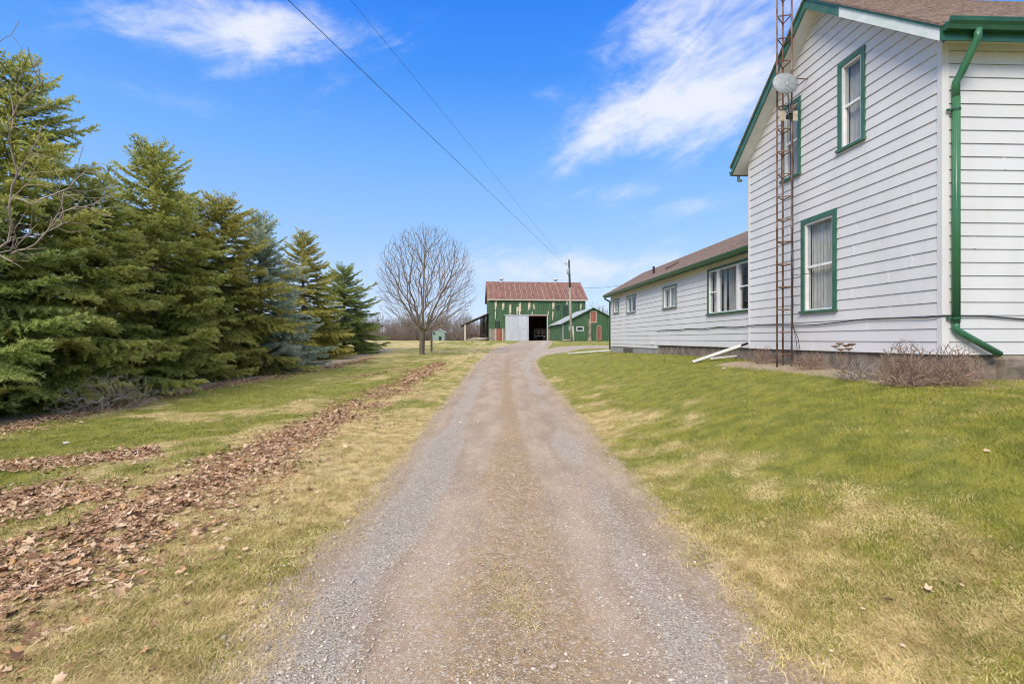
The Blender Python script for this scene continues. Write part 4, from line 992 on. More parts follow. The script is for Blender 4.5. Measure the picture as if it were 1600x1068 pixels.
# far pale green shed
c_ = at(685, 532, 118); gz0 = float(gz(c_.x, c_.y)); hw = 1.5
fs = thing('garden_shed', (c_.x, c_.y, gz0), 'tiny pale green gabled shed far off at the edge of the woods', 'shed')
m_ = MB(); m_.add([(c_.x-hw, c_.y, gz0-.2), (c_.x+hw, c_.y, gz0-.2), (c_.x+hw, c_.y, gz0+2.1), (c_.x, c_.y, gz0+2.9), (c_.x-hw, c_.y, gz0+2.1), (c_.x-hw, c_.y+3, gz0-.2), (c_.x+hw, c_.y+3, gz0-.2), (c_.x+hw, c_.y+3, gz0+2.1), (c_.x, c_.y+3, gz0+2.9), (c_.x-hw, c_.y+3, gz0+2.1)], [(0, 1, 2, 3, 4), (9, 8, 7, 6, 5), (0, 4, 9, 5), (1, 6, 7, 2)]); m_.build('walls', M['shed'], fs)
m_ = MB()
for s_ in (-1, 1): a = Vector((c_.x+s_*(hw+.25), c_.y-.2, gz0+2.0)); b = Vector((c_.x, c_.y-.2, gz0+2.98)); k = Vector((0, 3.4, 0)); u_ = Vector((0, 0, .08)); m_.hexa([a, a+k, b+k, b, a+u_, a+k+u_, b+k+u_, b+u_])
m_.build('roof', M['galvroof'], fs)
m_ = MB(); m_.box(c_.x+.1, c_.x+.75, c_.y-.03, c_.y-.005, gz0, gz0+1.1); m_.build('door', M['black'], fs)
m_ = MB(); m_.box(c_.x-1.2, c_.x-.75, c_.y-.03, c_.y-.005, gz0+1.4, gz0+1.85); m_.build('window', M['darkglass'], fs)

# ------------------------------------------------------------------ utility pole and wires
pb = at(893, 533.4, 59); pz = float(gz(pb.x, pb.y)); ptp = at(889, 406, 59)
pole = thing('utility_pole', (pb.x, pb.y, pz), 'leaning wooden utility pole with transformer in front of the barn', 'utility pole')
mid_ = Vector((pb.x, pb.y, pz))+(ptp-Vector((pb.x, pb.y, pz)))*.66
MB().tube([(pb.x, pb.y, pz-.3), mid_], [.17, .14], 12).build('lower_pole', M['pole_low'], pole, smooth=True)
MB().tube([mid_, ptp], [.139, .11], 12).build('upper_pole', M['pole_up'], pole, smooth=True)
MB().tube([(pb.x+.28, pb.y+.05, pz-.2), (pb.x+.12, pb.y+.05, pz+1.9)], [.16, .12], 10).build('stub_brace', M['cream'], pole, smooth=True)
t_ = at(888, 424, 59); MB().lathe(t_+Vector((-.05, -.28, -.35)), [(.0, 0), (.17, .0), (.18, .02), (.18, .6), (.13, .68), (.0, .7)], 12).build('transformer', M['galv'], pole, smooth=True)
MB().tube([ptp+Vector((-.1, 0, -.55)), ptp+Vector((-.4, 0, -.5)), ptp+Vector((-.4, 0, -.35))], .035, 6).build('insulator', M['black'], pole)
MB().box(pb.x-.35, pb.x-.12, pb.y-.2, pb.y+.0, pz+1.4, pz+1.9).build('meter_box', M['galv'], pole)
def wire(name, a, b, sag, r, label):
    P = []
    for i in range(61): u = i/60; p = a+(b-a)*u; p = Vector((p.x, p.y, p.z-sag*4*u*(1-u))); P.append(p)
    o = MB().tube(P, r, 5).build(name, M['cable'], loc=tuple(a)); tag(o, label, 'power line'); return o
pa = at(886, 416, 59)
def through(px, Yn, far=-30):
    q = Vector(((px-800)/F*Yn, Yn, CAMZ+530/F*Yn)); return pa+(q-pa)*((59-far)/(59-Yn))
wire('power_line', pa, through(450, 11), .0, .0095, 'thicker overhead wire crossing from upper left to the utility pole')
wire('power_line', pa+Vector((.05, 0, .25)), through(541, 14), .0, .006, 'thinner overhead wire, the right of the two crossing the sky')
wire('power_line', at(889, 445, 59), WW(w1+.2, -1.6, 4.9), .35, .012, 'sagging wire from the utility pole to the house wing')

# fence post behind the maple
p_ = on(674, 549); MB_ = MB().tube([p_-Vector((0, 0, .2)), p_+Vector((.02, 0, 1.0)), p_+Vector((-.02, 0, 2.0))], [.09, .085, .075], 8)
MB_.box(p_.x-.02, p_.x+.3, p_.y-.03, p_.y+.03, p_.z+1.5, p_.z+1.56)
tag(MB_.build('wooden_post', M['wood'], loc=tuple(p_)), 'thin dark wooden post standing just behind the bare tree', 'post')

# ------------------------------------------------------------------ bare maple
tp = on(659, 553.5); k_ = tp.y/F
H = (553.5-348)*k_
root = [tp+Vector((.01*i, 0, z)) for i, z in enumerate(np.linspace(-.2, H*.78, 22))]
tg = shell_targets(4200, (tp.x+.35*k_*20, tp.y, tp.z+H*.545), (82*k_, 82*k_, H*.455), 5, .30, -.80)
P_, rd, ch = grow(root, 5, tg, alpha=.50, beta=1.3, step=.22, tip=.0075, expo=2.35, bow=.5, jitter=.012, seed=3)
sc_ = .205/rd[0]; rd = np.where(rd > .012, rd*np.interp(rd/rd[0], [0, 1], [1, sc_]), rd)
A_, B_ = chains_to_mb(P_, rd, ch, .10)
mt = thing('maple_tree', tuple(tp), 'round-crowned leafless tree standing alone on the lawn beside the drive', 'tree')
A_.build('trunk', M['bark'], mt, smooth=True); B_.build('crown', M['bark_twig'], mt, smooth=True)

# bare tree reaching in from beyond the left edge
tb = Vector((-11.4, 8.0, float(gz(-11.4, 8.0))))
root = [tb+Vector((0.02*i, 0, z)) for i, z in enumerate(np.linspace(-.2, 5.2, 16))]
g_ = np.random.default_rng(8); tg = []
for px, py, y in [(160, 275, 7.8), (175, 292, 8.2), (120, 262, 7.6), (60, 95, 7.2), (5, 60, 7.4), (60, 130, 7.3), (100, 330, 7.4), (150, 320, 7.2), (140, 355, 7.6), (80, 350, 7.3), (40, 370, 7.9), (110, 300, 8.3), (35, 300, 7.5), (20, 240, 7.6), (90, 310, 7.0), (50, 330, 6.9), (20, 400, 7.6), (30, 200, 7.5), (130, 305, 7.9), (95, 290, 7.6), (75, 270, 7.9), (10, 345, 7.0)]:
    tg.append(np.array(at(px, py, y)))
tg += [np.array(tb)+np.array([g_.uniform(-3, 1.2), g_.uniform(-2, 2), g_.uniform(3.2, 8)]) for _ in range(60)]
tg += [t_+g_.normal(0, .22, 3) for t_ in tg[:22] for _ in range(5)]
tg.sort(key=lambda p: np.linalg.norm(p-np.array(tb)-np.array([0, 0, 2.5])))
P_, rd, ch = grow(root, 7, tg, alpha=.4, beta=.8, step=.16, tip=.0045, expo=2.6, bow=.3, jitter=.035, seed=4)
A_, B_ = chains_to_mb(P_, rd, ch, .06)
bt = thing('bare_tree', tuple(tb), 'leafless tree at the left edge whose pale branches reach in before the spruces', 'tree')
if A_.v: A_.build('trunk', M['bark_pale'], bt, smooth=True)
B_.build('crown', M['bark_pale'], bt, smooth=True)

# ------------------------------------------------------------------ spruces
def spruce_arrays(Ht, Rb, seed, dens=1.0, droop=1.0):
    g = np.random.default_rng(seed); base = []; dirs = []; ln = []; rv = []; wood = MB()
    nb = int(Ht*26*dens)
    for j in range(nb):
        f = (j+g.random())/nb; h = .25+f**1.15*(Ht-.35) if f < .97 else Ht-.1
        h = .2+(Ht-.3)*(1-(1-f)**1.0); rel = h/Ht
        L = Rb*(1-rel)**.66*g.uniform(.55, 1.18)*min(1, .8+rel*1.2); L = max(L, .14)
        ph = j*2.39996+g.normal(0, .35)
        up = np.interp(rel, [0, .35, .7, 1], [-.10, -.02, .35, 1.2])+g.normal(0, .10)
        sag = np.interp(rel, [0, .5, 1], [.34, .42, .0])*droop*g.uniform(.5, 1.3); tipup = np.interp(rel, [0, .6, 1], [.20, .22, 0])
        ax = np.array([math.cos(ph), math.sin(ph), 0]); sd = np.array([-ax[1], ax[0], 0])
        n = max(5, int(L/.055)); u = np.linspace(.0, 1, n); wob = g.normal(0, .03)*L
        zc_ = h+L*(up*u-sag*u**1.5*1.0+tipup*u**3); C_ = ax[None]*(L*u)[:, None]+sd[None]*(wob*np.sin(u*3))[:, None]; C_[:, 2] = zc_
        T = np.gradient(C_, axis=0); T /= np.linalg.norm(T, axis=1)[:, None]
        if L > .5: wood.tube([C_[i] for i in range(0, n, max(1, n//5))], list(np.linspace(.022*L/2+.006, .004, len(range(0, n, max(1, n//5))))), 3, cap=False)
        sh = g.uniform(-.12, .12)
        for s_ in (-1, 1):
            sel = np.where(u > (.18 if L > .8 else .05))[0]
            for i in sel:
                if g.random() < .40: continue
                l = (.12+.34*L*(1-u[i])**.6*min(1, (u[i]*3.0)))*g.uniform(.5, 1.25); l = min(l, .95)
                an = g.uniform(.6, 1.05); dv = T[i]*math.cos(an)+sd*s_*math.sin(an); dv = dv+np.array([0, 0, g.uniform(-.22, .14)]); dv /= np.linalg.norm(dv)
                m = max(2, int(l/.048)); w_ = np.linspace(0, l, m)
                B0 = C_[i]+dv[None]*w_[:, None]; B0[:, 2] -= .22*w_**2*1.2
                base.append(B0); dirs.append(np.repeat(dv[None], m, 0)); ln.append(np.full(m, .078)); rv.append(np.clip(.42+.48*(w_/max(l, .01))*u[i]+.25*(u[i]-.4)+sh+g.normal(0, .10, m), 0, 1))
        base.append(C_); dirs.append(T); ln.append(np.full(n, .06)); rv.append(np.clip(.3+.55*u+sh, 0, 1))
    # leader
    z = np.linspace(Ht-.7, Ht+.15, 18); base.append(np.column_stack([z*0, z*0, z])); dirs.append(np.repeat([[0, 0, 1.]], 18, 0)); ln.append(np.full(18, .05)); rv.append(np.full(18, .6))
    B0 = np.concatenate(base); D = np.concatenate(dirs); Ln = np.concatenate(ln); Rv = np.concatenate(rv)
    k = 4; B0 = np.repeat(B0, k, 0); D = np.repeat(D, k, 0); Ln = np.repeat(Ln, k); Rv = np.repeat(Rv, k); n = len(B0)
    rnd = g.normal(0, 1, (n, 3)); rnd -= D*np.einsum('ij,ij->i', rnd, D)[:, None]; rnd /= np.linalg.norm(rnd, axis=1)[:, None]+1e-9
    rnd[:, 2] += .15; nd = D*.75+rnd*.75; nd /= np.linalg.norm(nd, axis=1)[:, None]
    side_ = np.cross(nd, g.normal(0, 1, (n, 3))); side_ /= np.linalg.norm(side_, axis=1)[:, None]+1e-9
    Ln = Ln*g.uniform(.8, 1.5, n); wd = Ln*.19
    B0 = B0+g.normal(0, .008, (n, 3))
    V_ = np.stack([B0-side_*wd[:, None], B0+side_*wd[:, None], B0+nd*Ln[:, None]], 1).reshape(-1, 3)
    Fc = np.arange(n*3).reshape(-1, 3); rr = np.repeat(np.clip(Rv+g.normal(0, .24, n), 0, 1), 3)
    return V_, Fc, rr, wood
def spruce(name, label, Ht, Rb, seed, nm, dens=1.0, droop=1.0):
    t = thing(name, (0, 0, 0), label, 'tree', 'row of evergreens along the left side of the lawn')
    V_, Fc, rr, wood = spruce_arrays(Ht, Rb, seed, dens, droop)
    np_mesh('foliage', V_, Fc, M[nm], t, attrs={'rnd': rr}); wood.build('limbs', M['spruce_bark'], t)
    MB().tube([(0, 0, -.3), (.02, 0, Ht*.4), (0, .02, Ht*.8), (0, 0, Ht-.05)], [.17, .12, .05, .012], 8).build('trunk', M['spruce_bark'], t, smooth=True)
    return t
# name, pixel x of the top, pixel y of the top, X of the trunk, radius, seed, needles, label
SPR = [(-95, 240, -12.9, 3.9, 11, 'needle_dark', 'dark green spruce cut by the left picture edge, its low boughs nearest the viewer'),
       (22, 98, -13.2, 3.7, 12, 'needle', 'tallest spruce at the left, its top highest of the whole row'),
       (140, 285, -13.0, 3.7, 16, 'needle', 'shorter shaggy spruce between the tallest one and the pointed one'),
       (240, 232, -13.3, 3.9, 13, 'needle', 'sharply pointed yellowish spruce, second highest in the left half of the row'),
       (292, 306, -14.2, 3.6, 19, 'needle', 'dull green spruce half hidden between the pointed one and the olive one'),
       (346, 312, -13.2, 4.1, 14, 'needle_olive', 'olive spruce with broad top just left of the blue-grey one'),
       (406, 338, -12.9, 3.8, 15, 'needle_blue', 'blue-grey spruce, the only silvery one in the row'),
       (474, 364, -14.0, 3.6, 17, 'needle_olive', 'yellow-green slender spruce rising just right of the blue-grey one'),
       (538, 420, -13.3, 4.4, 18, 'needle_dark', 'dark spruce at the right end of the row, nearest the bare tree')]
for (px, py, Xt, Rb, sd_, nm, lab) in SPR:
    y = Xt*F/(px-800); g0 = float(gz(Xt, y)); Ht = CAMZ+(530-py)/F*y-g0
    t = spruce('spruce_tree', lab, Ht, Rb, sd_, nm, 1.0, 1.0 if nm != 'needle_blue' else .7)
    t.location = (Xt, y, g0); t.rotation_euler.z = sd_*1.3

# dead brush under the spruces
for (px, py, wd, ht, n, lab) in [(205, 640, 1.5, .95, 900, 'tangle of grey dead vines at the foot of the spruces, nearest the viewer'), (300, 600, 1.4, .8, 700, 'grey dry brush at the spruce feet, middle clump of three'), (420, 580, 1.6, .8, 700, 'low grey brush below the blue-grey spruce')]:
    p = on(px, py); p = Vector((p.x-.5, p.y, p.z)); g_ = np.random.default_rng(int(px)); tg = []
    for _ in range(n): v = g_.normal(0, 1, 3); v /= np.linalg.norm(v); v[2] = abs(v[2]); tg.append(np.array(p)+v*np.array([wd*.7, wd, ht])*g_.uniform(.35, 1))
    tg.sort(key=lambda q: np.linalg.norm(q-np.array(p)))
    P_, rd, ch = grow([p+Vector((0, 0, -.1)), p+Vector((0, 0, .05)), p+Vector((0, 0, .1))], 0, tg, alpha=.25, beta=.6, step=.12, tip=.004, expo=2.8, bow=-.25, jitter=.04, seed=int(px))
    rd = np.minimum(rd, .010); A_, B_ = chains_to_mb(P_, rd, ch); tag(B_.build('dead_brush', M['twig_grey'], loc=tuple(p)), lab, 'brush', 'dead brush under the spruces')

# shrubs by the house
def shrub(px0, px1, pyb, Yd, ht, n, mat_, name, label, cat, tip=.004, seed=1, dep=.35, bow=.2, depth_off=0, group=None):
    x0 = (px0-800)/F*Yd; x1 = (px1-800)/F*Yd; c_ = Vector(((x0+x1)/2, Yd, 0)); c_.z = float(gz(c_.x, c_.y)); g_ = np.random.default_rng(seed); tg = []
    for _ in range(n): v = g_.normal(0, 1, 3); v /= np.linalg.norm(v); v[2] = abs(v[2]); tg.append(np.array(c_)+v*np.array([(x1-x0)/2, dep, ht])*g_.uniform(.35, 1.05))
    tg.sort(key=lambda q: np.linalg.norm(q-np.array(c_)))
    P_, rd, ch = grow([c_+Vector((0, 0, -.1)), c_+Vector((0, 0, .02)), c_+Vector((0, 0, .06))], 0, tg, alpha=.25, beta=.5, step=.07, tip=tip, expo=2.7, bow=bow, jitter=.03, seed=seed)
    rd = np.clip(rd*1.1, 0, .006); A_, B_ = chains_to_mb(P_, rd, ch); return tag(B_.build(name, M[mat_], loc=tuple(c_)), label, cat, group)
shrub(1366, 1462, 590, 6.78, .66, 1700, 'twig_brown', 'dead_shrub', 'dense leafless reddish-brown shrub on the left of the front house corner', 'shrub', .0026, 21, .28, -.2)
shrub(1440, 1542, 590, 6.62, .58, 1700, 'twig_brown', 'dead_shrub', 'dense leafless brown shrub directly under the green downspout elbow', 'shrub', .0026, 27, .28, -.2)
shrub(1395, 1470, 590, 6.75, .60, 60, 'twig_grey', 'dead_shrub', 'taller grey twiggy stems sticking up from the brown shrub', 'shrub', .003, 22, .25, -.1)
shrub(1300, 1392, 580, 7.6, .30, 800, 'twig_grey', 'dead_shrub', 'low tan dry shrub between the ground-floor window and the brown shrub', 'shrub', .003, 23, .25, -.2)
shrub(1236, 1300, 575, 9.3, .38, 600, 'twig_brown', 'dead_shrub', 'brown dry stems right beside the foot of the rusty tower', 'shrub', .003, 24, .25, -.2)
shrub(1172, 1210, 572, 11.2, .45, 350, 'twig_brown', 'dead_shrub', 'dry stems at the back corner of the main block by the drain pipe', 'shrub', .004, 25, .3, -.2)
sd_ = MB(); r_ = random.Random(8); hd = MB(); c_ = at(1318, 575, 7.9); c_.z = float(gz(c_.x, c_.y))
for (px, py) in ((1305, 541), (1312, 537), (1322, 540), (1331, 538), (1314, 546), (1326, 545)):
    p = at(px, py, 7.9+r_.uniform(-.1, .1)); sd_.tube([c_+Vector((r_.uniform(-.05, .05), 0, 0)), (c_+p)/2+Vector((r_.uniform(-.03, .03), 0, .05)), p], .004, 4); hd.lathe(p, [(.01, -.02), (.055, 0), (.06, .012), (.03, .022), (.002, .024)], 8)
se = thing('sedum_plant', tuple(c_), 'dried sedum with flat brown flower heads below the ground-floor window', 'plant'); sd_.build('stems', M['twig_brown'], se); hd.build('flower_heads', M['twig_brown'], se, smooth=True)

# ------------------------------------------------------------------ far woods
V_, F4 = [], []
def woods():
    g_ = np.random.default_rng(31); protos = []
    for k in range(6):
        Hh = g_.uniform(8, 11); root = [Vector((.03*i, 0, z)) for i, z in enumerate(np.linspace(-.4, Hh*.8, 10))]
        tg = shell_targets(110, (0, 0, Hh*.62), (Hh*.26, Hh*.26, Hh*.38), 40+k, .3, -.9)
        P_, rd, ch = grow(root, 2, tg, .4, 1.0, .7, .022, 2.3, .3, .03, seed=k); mb = MB()
        for c in ch: mb.tube(P_[c], list(rd[c]), 3, cap=False)
        protos.append((np.array(mb.v), np.array([f for f in mb.f])))
    Vs, Fs, n = [], [], 0
    for k in range(4):
        tg = shell_targets(150, (0, 0, 1.7), (2.6, 2.6, 1.9), 60+k, .2, -.9)
        P_, rd, ch = grow([Vector((0, 0, -.3)), Vector((0, 0, .1)), Vector((0, 0, .4))], 1, tg, .2, .6, .7, .03, 2.6, .1, .05, seed=k); mb = MB()
        for c in ch: mb.tube(P_[c], list(rd[c]), 3, cap=False)
        protos.append((np.array(mb.v), np.array([f for f in mb.f])))
    for i in range(2300):
        a = g_.uniform(-.62, .62); dd_ = g_.uniform(135, 215); x, y = math.tan(a)*dd_, dd_
        v, f = protos[i % 6] if i < 1000 else protos[6+i % 4]; s = g_.uniform(.62, 1.0); r = g_.uniform(0, 6.28); ca, sa = math.cos(r), math.sin(r)
        if x > 8: s *= 1.15
        w_ = np.column_stack([(v[:, 0]*ca-v[:, 1]*sa)*s+x, (v[:, 0]*sa+v[:, 1]*ca)*s+y, v[:, 2]*s+float(gz(x, y))]); Vs.append(w_); Fs.append(f+n); n += len(v)
    o = np_mesh('far_woods', np.concatenate(Vs), np.concatenate(Fs), M['woods']); tag(o, 'leafless brown woods beyond the field', 'woods', kind='stuff')
woods()

# ------------------------------------------------------------------ grass, leaves, gravel
def wedge(n, y0, y1, pw, seed, xl=-13, xr=11):
    """points with density falling with distance, wide enough for a step aside"""
    g_ = np.random.default_rng(seed); u = g_.random(n)
    a = 1-pw; y = (y0**a+u*(y1**a-y0**a))**(1/a); x = g_.uniform(-1.35, 1.35, n)*(y+.6)
    k = (x > xl) & (x < xr); return x[k], y[k], g_
def in_house(x, y):
    xw = 7-.0733*y; a = (y > 7.15) & (y < 12.4) & (x > xw-.02); b = (y >= 12.3) & (y < 26.6) & (x > xw+.36); c = (y >= 7.15) & (x > 6.6) & (y < 27); return a | b | c
x, y, g_ = wedge(1700000, 1.5, 46, 1.8, 51)
e = drive_dist(x, y); dr = dryness(x, y)
keep = (e > g_.normal(-.05, .12, len(x))) & ~in_house(x, y)
bedm = (np.abs(x-(6.55-.0733*y)) < .45) & (y > 6.7) & (y < 12.4)
keep &= ~(bedm & (g_.random(len(x)) < .85)) & ~((x < -10.3) & (g_.random(len(x)) < .8))
keep &= g_.random(len(x)) < sst(-.40, .55, e+.55*(fbm(x, y, 2.5, 3)-.3))
bare = fbm(x+80, y, 1.3, 4); keep &= ~((bare > .64) & (g_.random(len(x)) < .6))
x, y, dr, e = x[keep], y[keep], dr[keep], e[keep]; n = len(x); print('blades', n)
s = np.maximum(1, y/5.5)**.8
hgt = (.010+.024*g_.random(n)**1.5+.012*(fbm(x, y, 4, 2)-.3))*s**.45*(1+.15*(dr < .3)); wd = (.0018+.0014*g_.random(n))*s
ph = g_.uniform(0, 2*np.pi, n); lean = g_.uniform(.3, 1.6, n)*hgt*(1+.5*(dr > .5)); la = g_.uniform(0, 2*np.pi, n)
z = gz(x, y)+(fbm(x, y, 3.0, 3)-.5)*.03*sst(30, 10, y)-.004; B0 = np.column_stack([x, y, z])
sv = np.column_stack([np.cos(ph), np.sin(ph), ph*0])*wd[:, None]; lv = np.column_stack([np.cos(la)*lean, np.sin(la)*lean, hgt])
mid_ = B0+lv*np.array([.35, .35, .62]); tip_ = B0+lv
Vb = np.stack([B0-sv, B0+sv, mid_+sv*.7, mid_-sv*.7, tip_], 1).reshape(-1, 3); b5 = np.arange(n)[:, None]*5
Fb = np.concatenate([b5+np.array([[0, 1, 2]]), b5+np.array([[0, 2, 3]]), b5+np.array([[3, 2, 4]])])
rn = np.repeat(g_.random(n), 5)
tag(np_mesh('grass', Vb, Fb, M['blade'], attrs={'dry': np.repeat(dr, 5), 'rnd': rn}), 'short green and straw-coloured lawn grass', 'grass', kind='stuff')

# leaves: bands on the ground as world polylines (centre, half width)
def poly_w(px): return np.array([hit(*p) for p in px])
BANDS = [(poly_w([(-330, 1085), (-60, 955), (60, 886), (180, 826), (300, 770), (400, 714), (470, 676), (540, 642), (600, 614), (650, 588), (690, 566)]), .52, 12500, 1.0),
         (poly_w([(-200, 800), (-20, 793), (60, 785), (130, 775), (230, 770)]), .45, 3000, .8),
         (poly_w([(-160, 745), (0, 733), (90, 722), (170, 716), (250, 704)]), .30, 2100, .8),
         (poly_w([(540, 590), (590, 584), (640, 577)]), .30, 420, .7),
         (poly_w([(100, 850), (220, 790)]), .35, 500, .6),
         (poly_w([(-120, 690), (0, 675), (150, 640), (300, 612), (450, 585), (580, 560)]), .42, 5200, .9),
         (poly_w([(350, 745), (440, 705), (520, 668), (600, 630)]), .55, 600, .4)]
LX, LY, LZ = [], [], []; g_ = np.random.default_rng(77)
for pts, hw_, cnt, dn in BANDS:
    seg = np.linalg.norm(np.diff(pts, axis=0), axis=1); cum = np.concatenate([[0], np.cumsum(seg)]); cnt = int(cnt*2.3)
    yv = np.interp(np.linspace(0, cum[-1], 200), cum, pts[:, 1]); wt_ = 1/np.maximum(yv, 2.2)**1.0; cdf = np.cumsum(wt_)/wt_.sum()
    t = np.interp(g_.random(cnt), cdf, np.linspace(0, cum[-1], 200))
    cx = np.interp(t, cum, pts[:, 0]); cy = np.interp(t, cum, pts[:, 1]); off = g_.normal(0, .72, cnt)*hw_*(1+.3*np.sin(t*.7))
    tx = np.interp(t+.1, cum, pts[:, 0])-np.interp(t-.1, cum, pts[:, 0]); ty = np.interp(t+.1, cum, pts[:, 1])-np.interp(t-.1, cum, pts[:, 1]); l = np.hypot(tx, ty)+1e-6
    x = cx+ty/l*off; y = cy-tx/l*off; k = (fbm(x+5, y, 1.5, 4)*1.25-.1+g_.normal(0, .05, cnt)) > (.60-.25*dn)
    LX.append(x[k]); LY.append(y[k]); LZ.append(g_.random(k.sum())*.022*dn*np.exp(-(off[k]/hw_)**2))
x, y, gg = wedge(7000, 2, 30, 1.05, 91, -11, 7); e = drive_dist(x, y); k = (e > .15) & ~in_house(x, y) & (((x < 0) & (g_.random(len(x)) < .30)) | ((x > 0) & (g_.random(len(x)) < .06)))
LX.append(x[k]); LY.append(y[k]); LZ.append(np.full(k.sum(), .012))
x, y, lz = np.concatenate(LX), np.concatenate(LY), np.concatenate(LZ); n = len(x); print('leaves', n)
def leaf_mesh(x, y, lz, g_):
    n = len(x); R0 = np.clip(g_.lognormal(math.log(.020), .42, n), .012, .05)*np.where(lz == .012, .72, 1)*np.maximum(1, y/14)**.5
    ring = np.array([(1.0, 0), (.55, .35), (.75, .8), (.15, .6), (-.35, .85), (-.45, .3), (-1, .0), (-.45, -.3), (-.35, -.8), (.15, -.6), (.7, -.8), (.55, -.35)])
    a = g_.uniform(0, 6.283, n); tx = g_.normal(0, .32, n); ty = g_.normal(0, .32, n); cu = g_.uniform(-.8, 1.9, n); zz = gz(x, y)+.012+lz
    VV = [np.column_stack([x, y, zz+.006])]
    for (p, q) in ring:
        p = p*g_.uniform(.8, 1.15, n); q = q*g_.uniform(.8, 1.15, n)
        lx = (p*np.cos(a)-q*np.sin(a))*R0; ly = (p*np.sin(a)+q*np.cos(a))*R0
        VV.append(np.column_stack([x+lx, y+ly, np.maximum(zz+lx*tx+ly*ty+cu*R0*.55*(q*q)+cu*.2*R0*p*p, gz(x, y)+.004)]))
    V_ = np.stack(VV, 1).reshape(-1, 3); b = np.arange(n)[:, None]*13; Fc = np.concatenate([b+np.array([[0, 1+i, 1+(i+1) % 12]]) for i in range(12)])
    return V_, Fc, np.repeat(g_.random(n), 13)
V_, Fc, rr = leaf_mesh(x, y, lz, g_)
tag(np_mesh('fallen_leaves', V_, Fc, M['leaf'], attrs={'rnd': rr}), 'windrows of dry brown fallen leaves on the lawn', 'leaves', kind='stuff')

# gravel chips
x, y, g_ = wedge(260000, 1.4, 22, 2.0, 61, -3, 4)
e = drive_dist(x, y); t = (x-edgeL(y))/(edgeR(y)-edgeL(y)); pr = np.clip(.06+1.0*np.exp(-((t-.15)/.11)**2)*(fbm(x, y, .9, 3)+.1)+.35*np.exp(-((t-.82)/.1)**2)*(fbm(x+9, y, 1.2, 3)), 0, 1)*sst(.34, .52, fbm(x, y, 2.2, 3)+.12)
pr = pr+.14*np.exp(-(np.minimum(np.abs(t), np.abs(1-t))/.05)**2)+.02
k = (e < .25) & (t > -.08) & (t < 1.08) & (g_.random(len(x)) < pr*.55); x, y, t = x[k], y[k], t[k]; n = len(x); print('stones', n)
ph_ = (1+5**.5)/2; ico = np.array([(-1, ph_, 0), (1, ph_, 0), (-1, -ph_, 0), (1, -ph_, 0), (0, -1, ph_), (0, 1, ph_), (0, -1, -ph_), (0, 1, -ph_), (ph_, 0, -1), (ph_, 0, 1), (-ph_, 0, -1), (-ph_, 0, 1)])/1.9
icf = np.array([(0, 11, 5), (0, 5, 1), (0, 1, 7), (0, 7, 10), (0, 10, 11), (1, 5, 9), (5, 11, 4), (11, 10, 2), (10, 7, 6), (7, 1, 8), (3, 9, 4), (3, 4, 2), (3, 2, 6), (3, 6, 8), (3, 8, 9), (4, 9, 5), (2, 4, 11), (6, 2, 10), (8, 6, 7), (9, 8, 1)])
sz = g_.lognormal(math.log(.0044), .42, n)*np.maximum(1, y/5)**.6; an = g_.uniform(0, 6.283, n); ca, sa = np.cos(an), np.sin(an)
q = ico[None]*(1+g_.normal(0, .16, (n, 12, 1)))*np.stack([sz*g_.uniform(.9, 1.7, n), sz, sz*.65], 1)[:, None, :]
V_ = np.stack([q[..., 0]*ca[:, None]-q[..., 1]*sa[:, None]+x[:, None], q[..., 0]*sa[:, None]+q[..., 1]*ca[:, None]+y[:, None], q[..., 2]+(gz(x, y)+.006+midf(t)*.025+(fbm(x, y, 4, 3)-.5)*.022+sz*.2)[:, None]], -1).reshape(-1, 3)
Fc = (np.arange(n)[:, None, None]*12+icf[None]).reshape(-1, 3)
tag(np_mesh('gravel', V_, Fc, M['gravel'], attrs={'rnd': np.repeat(g_.random(n), 12)}), 'loose grey gravel chips on the drive', 'gravel', kind='stuff')

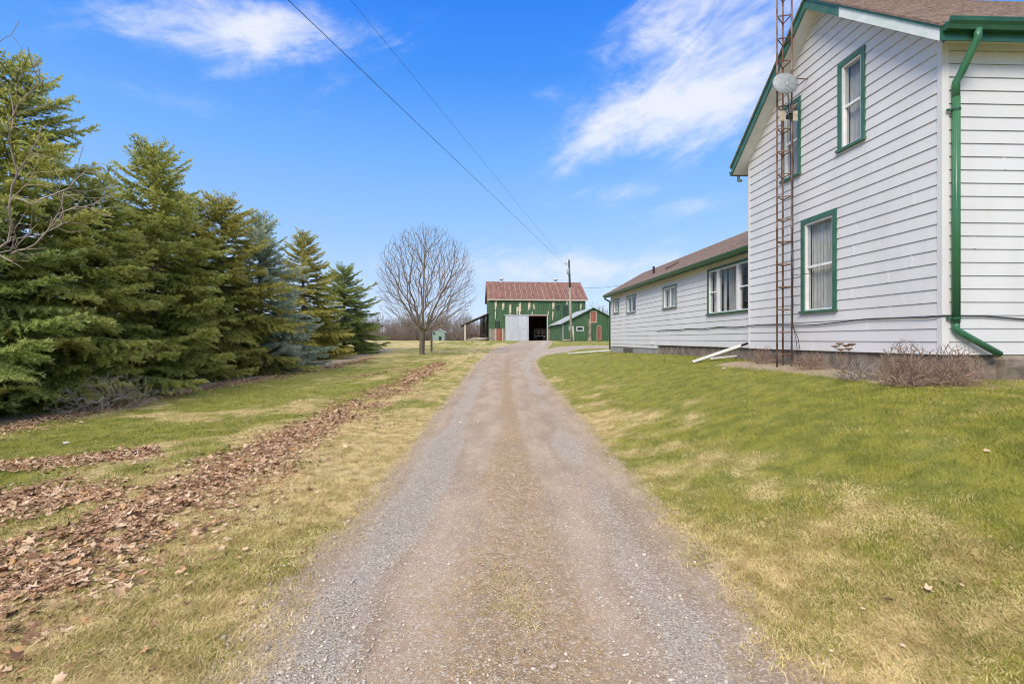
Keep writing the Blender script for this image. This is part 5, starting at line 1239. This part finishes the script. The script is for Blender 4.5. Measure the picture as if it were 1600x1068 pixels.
# dead grass down the middle of the drive
x, y, g_ = wedge(360000, 1.4, 36, 1.7, 71, -3, 4); t = (x-edgeL(y))/(edgeR(y)-edgeL(y)); cl_ = fbm(x, y, 2.4, 4)
k = (t > .0) & (t < 1.0) & (y < 36) & (g_.random(len(x)) < (.9*np.exp(-((t-.50)/.10)**2)*sst(.50, .66, cl_)+.35*np.exp(-((t-.50)/.055)**2)*sst(7, 12, y)*sst(40, 30, y)+.035*np.exp(-((t-.5)/.25)**2)+.9*np.exp(-((t-.03)/.06)**2)*sst(.42, .55, cl_)+.9*np.exp(-((t-.97)/.06)**2)*sst(.38, .52, cl_)))
x, y, t = x[k], y[k], t[k]; n = len(x); print('midgrass', n)
s = np.maximum(1, y/5.5)**.8; ln_ = g_.uniform(.02, .055, n)*s**.4; an = g_.uniform(0, 6.283, n); z = gz(x, y)+.008+midf(t)*.025+(fbm(x, y, 4, 3)-.5)*.022; hh = g_.uniform(.003, .022, n)
B0 = np.column_stack([x, y, z]); dv = np.column_stack([np.cos(an)*ln_, np.sin(an)*ln_, hh]); sv = np.column_stack([-np.sin(an), np.cos(an), an*0])*(.0016*s)[:, None]
V_ = np.stack([B0-sv, B0+sv, B0+dv], 1).reshape(-1, 3); Fc = np.arange(n*3).reshape(-1, 3)
tag(np_mesh('dry_grass', V_, Fc, M['blade'], attrs={'dry': np.full(n*3, .78), 'rnd': np.repeat(g_.random(n), 3)}), 'dead straw bits scattered down the middle of the drive', 'dry grass', kind='stuff')

# a few single stones on the lawn
for (px, py, s_, lab) in [(1131, 577, .045, 'pale stone on the grass below the drain pipe'), (104, 694, .045, 'pale stone on the left lawn near the spruce edge')]:
    p = on(px, py); m_ = MB(); r_ = random.Random(px); m_.v = [(p.x+v[0]*s_*1.4*r_.uniform(.85, 1.15), p.y+v[1]*s_*r_.uniform(.85, 1.15), p.z+.02+v[2]*s_*.6) for v in ico.tolist()]; m_.f = [list(f) for f in icf.tolist()]; m_.mi = [0]*20
    tag(m_.build('stone', M['stone'], loc=tuple(p)), lab, 'stone')
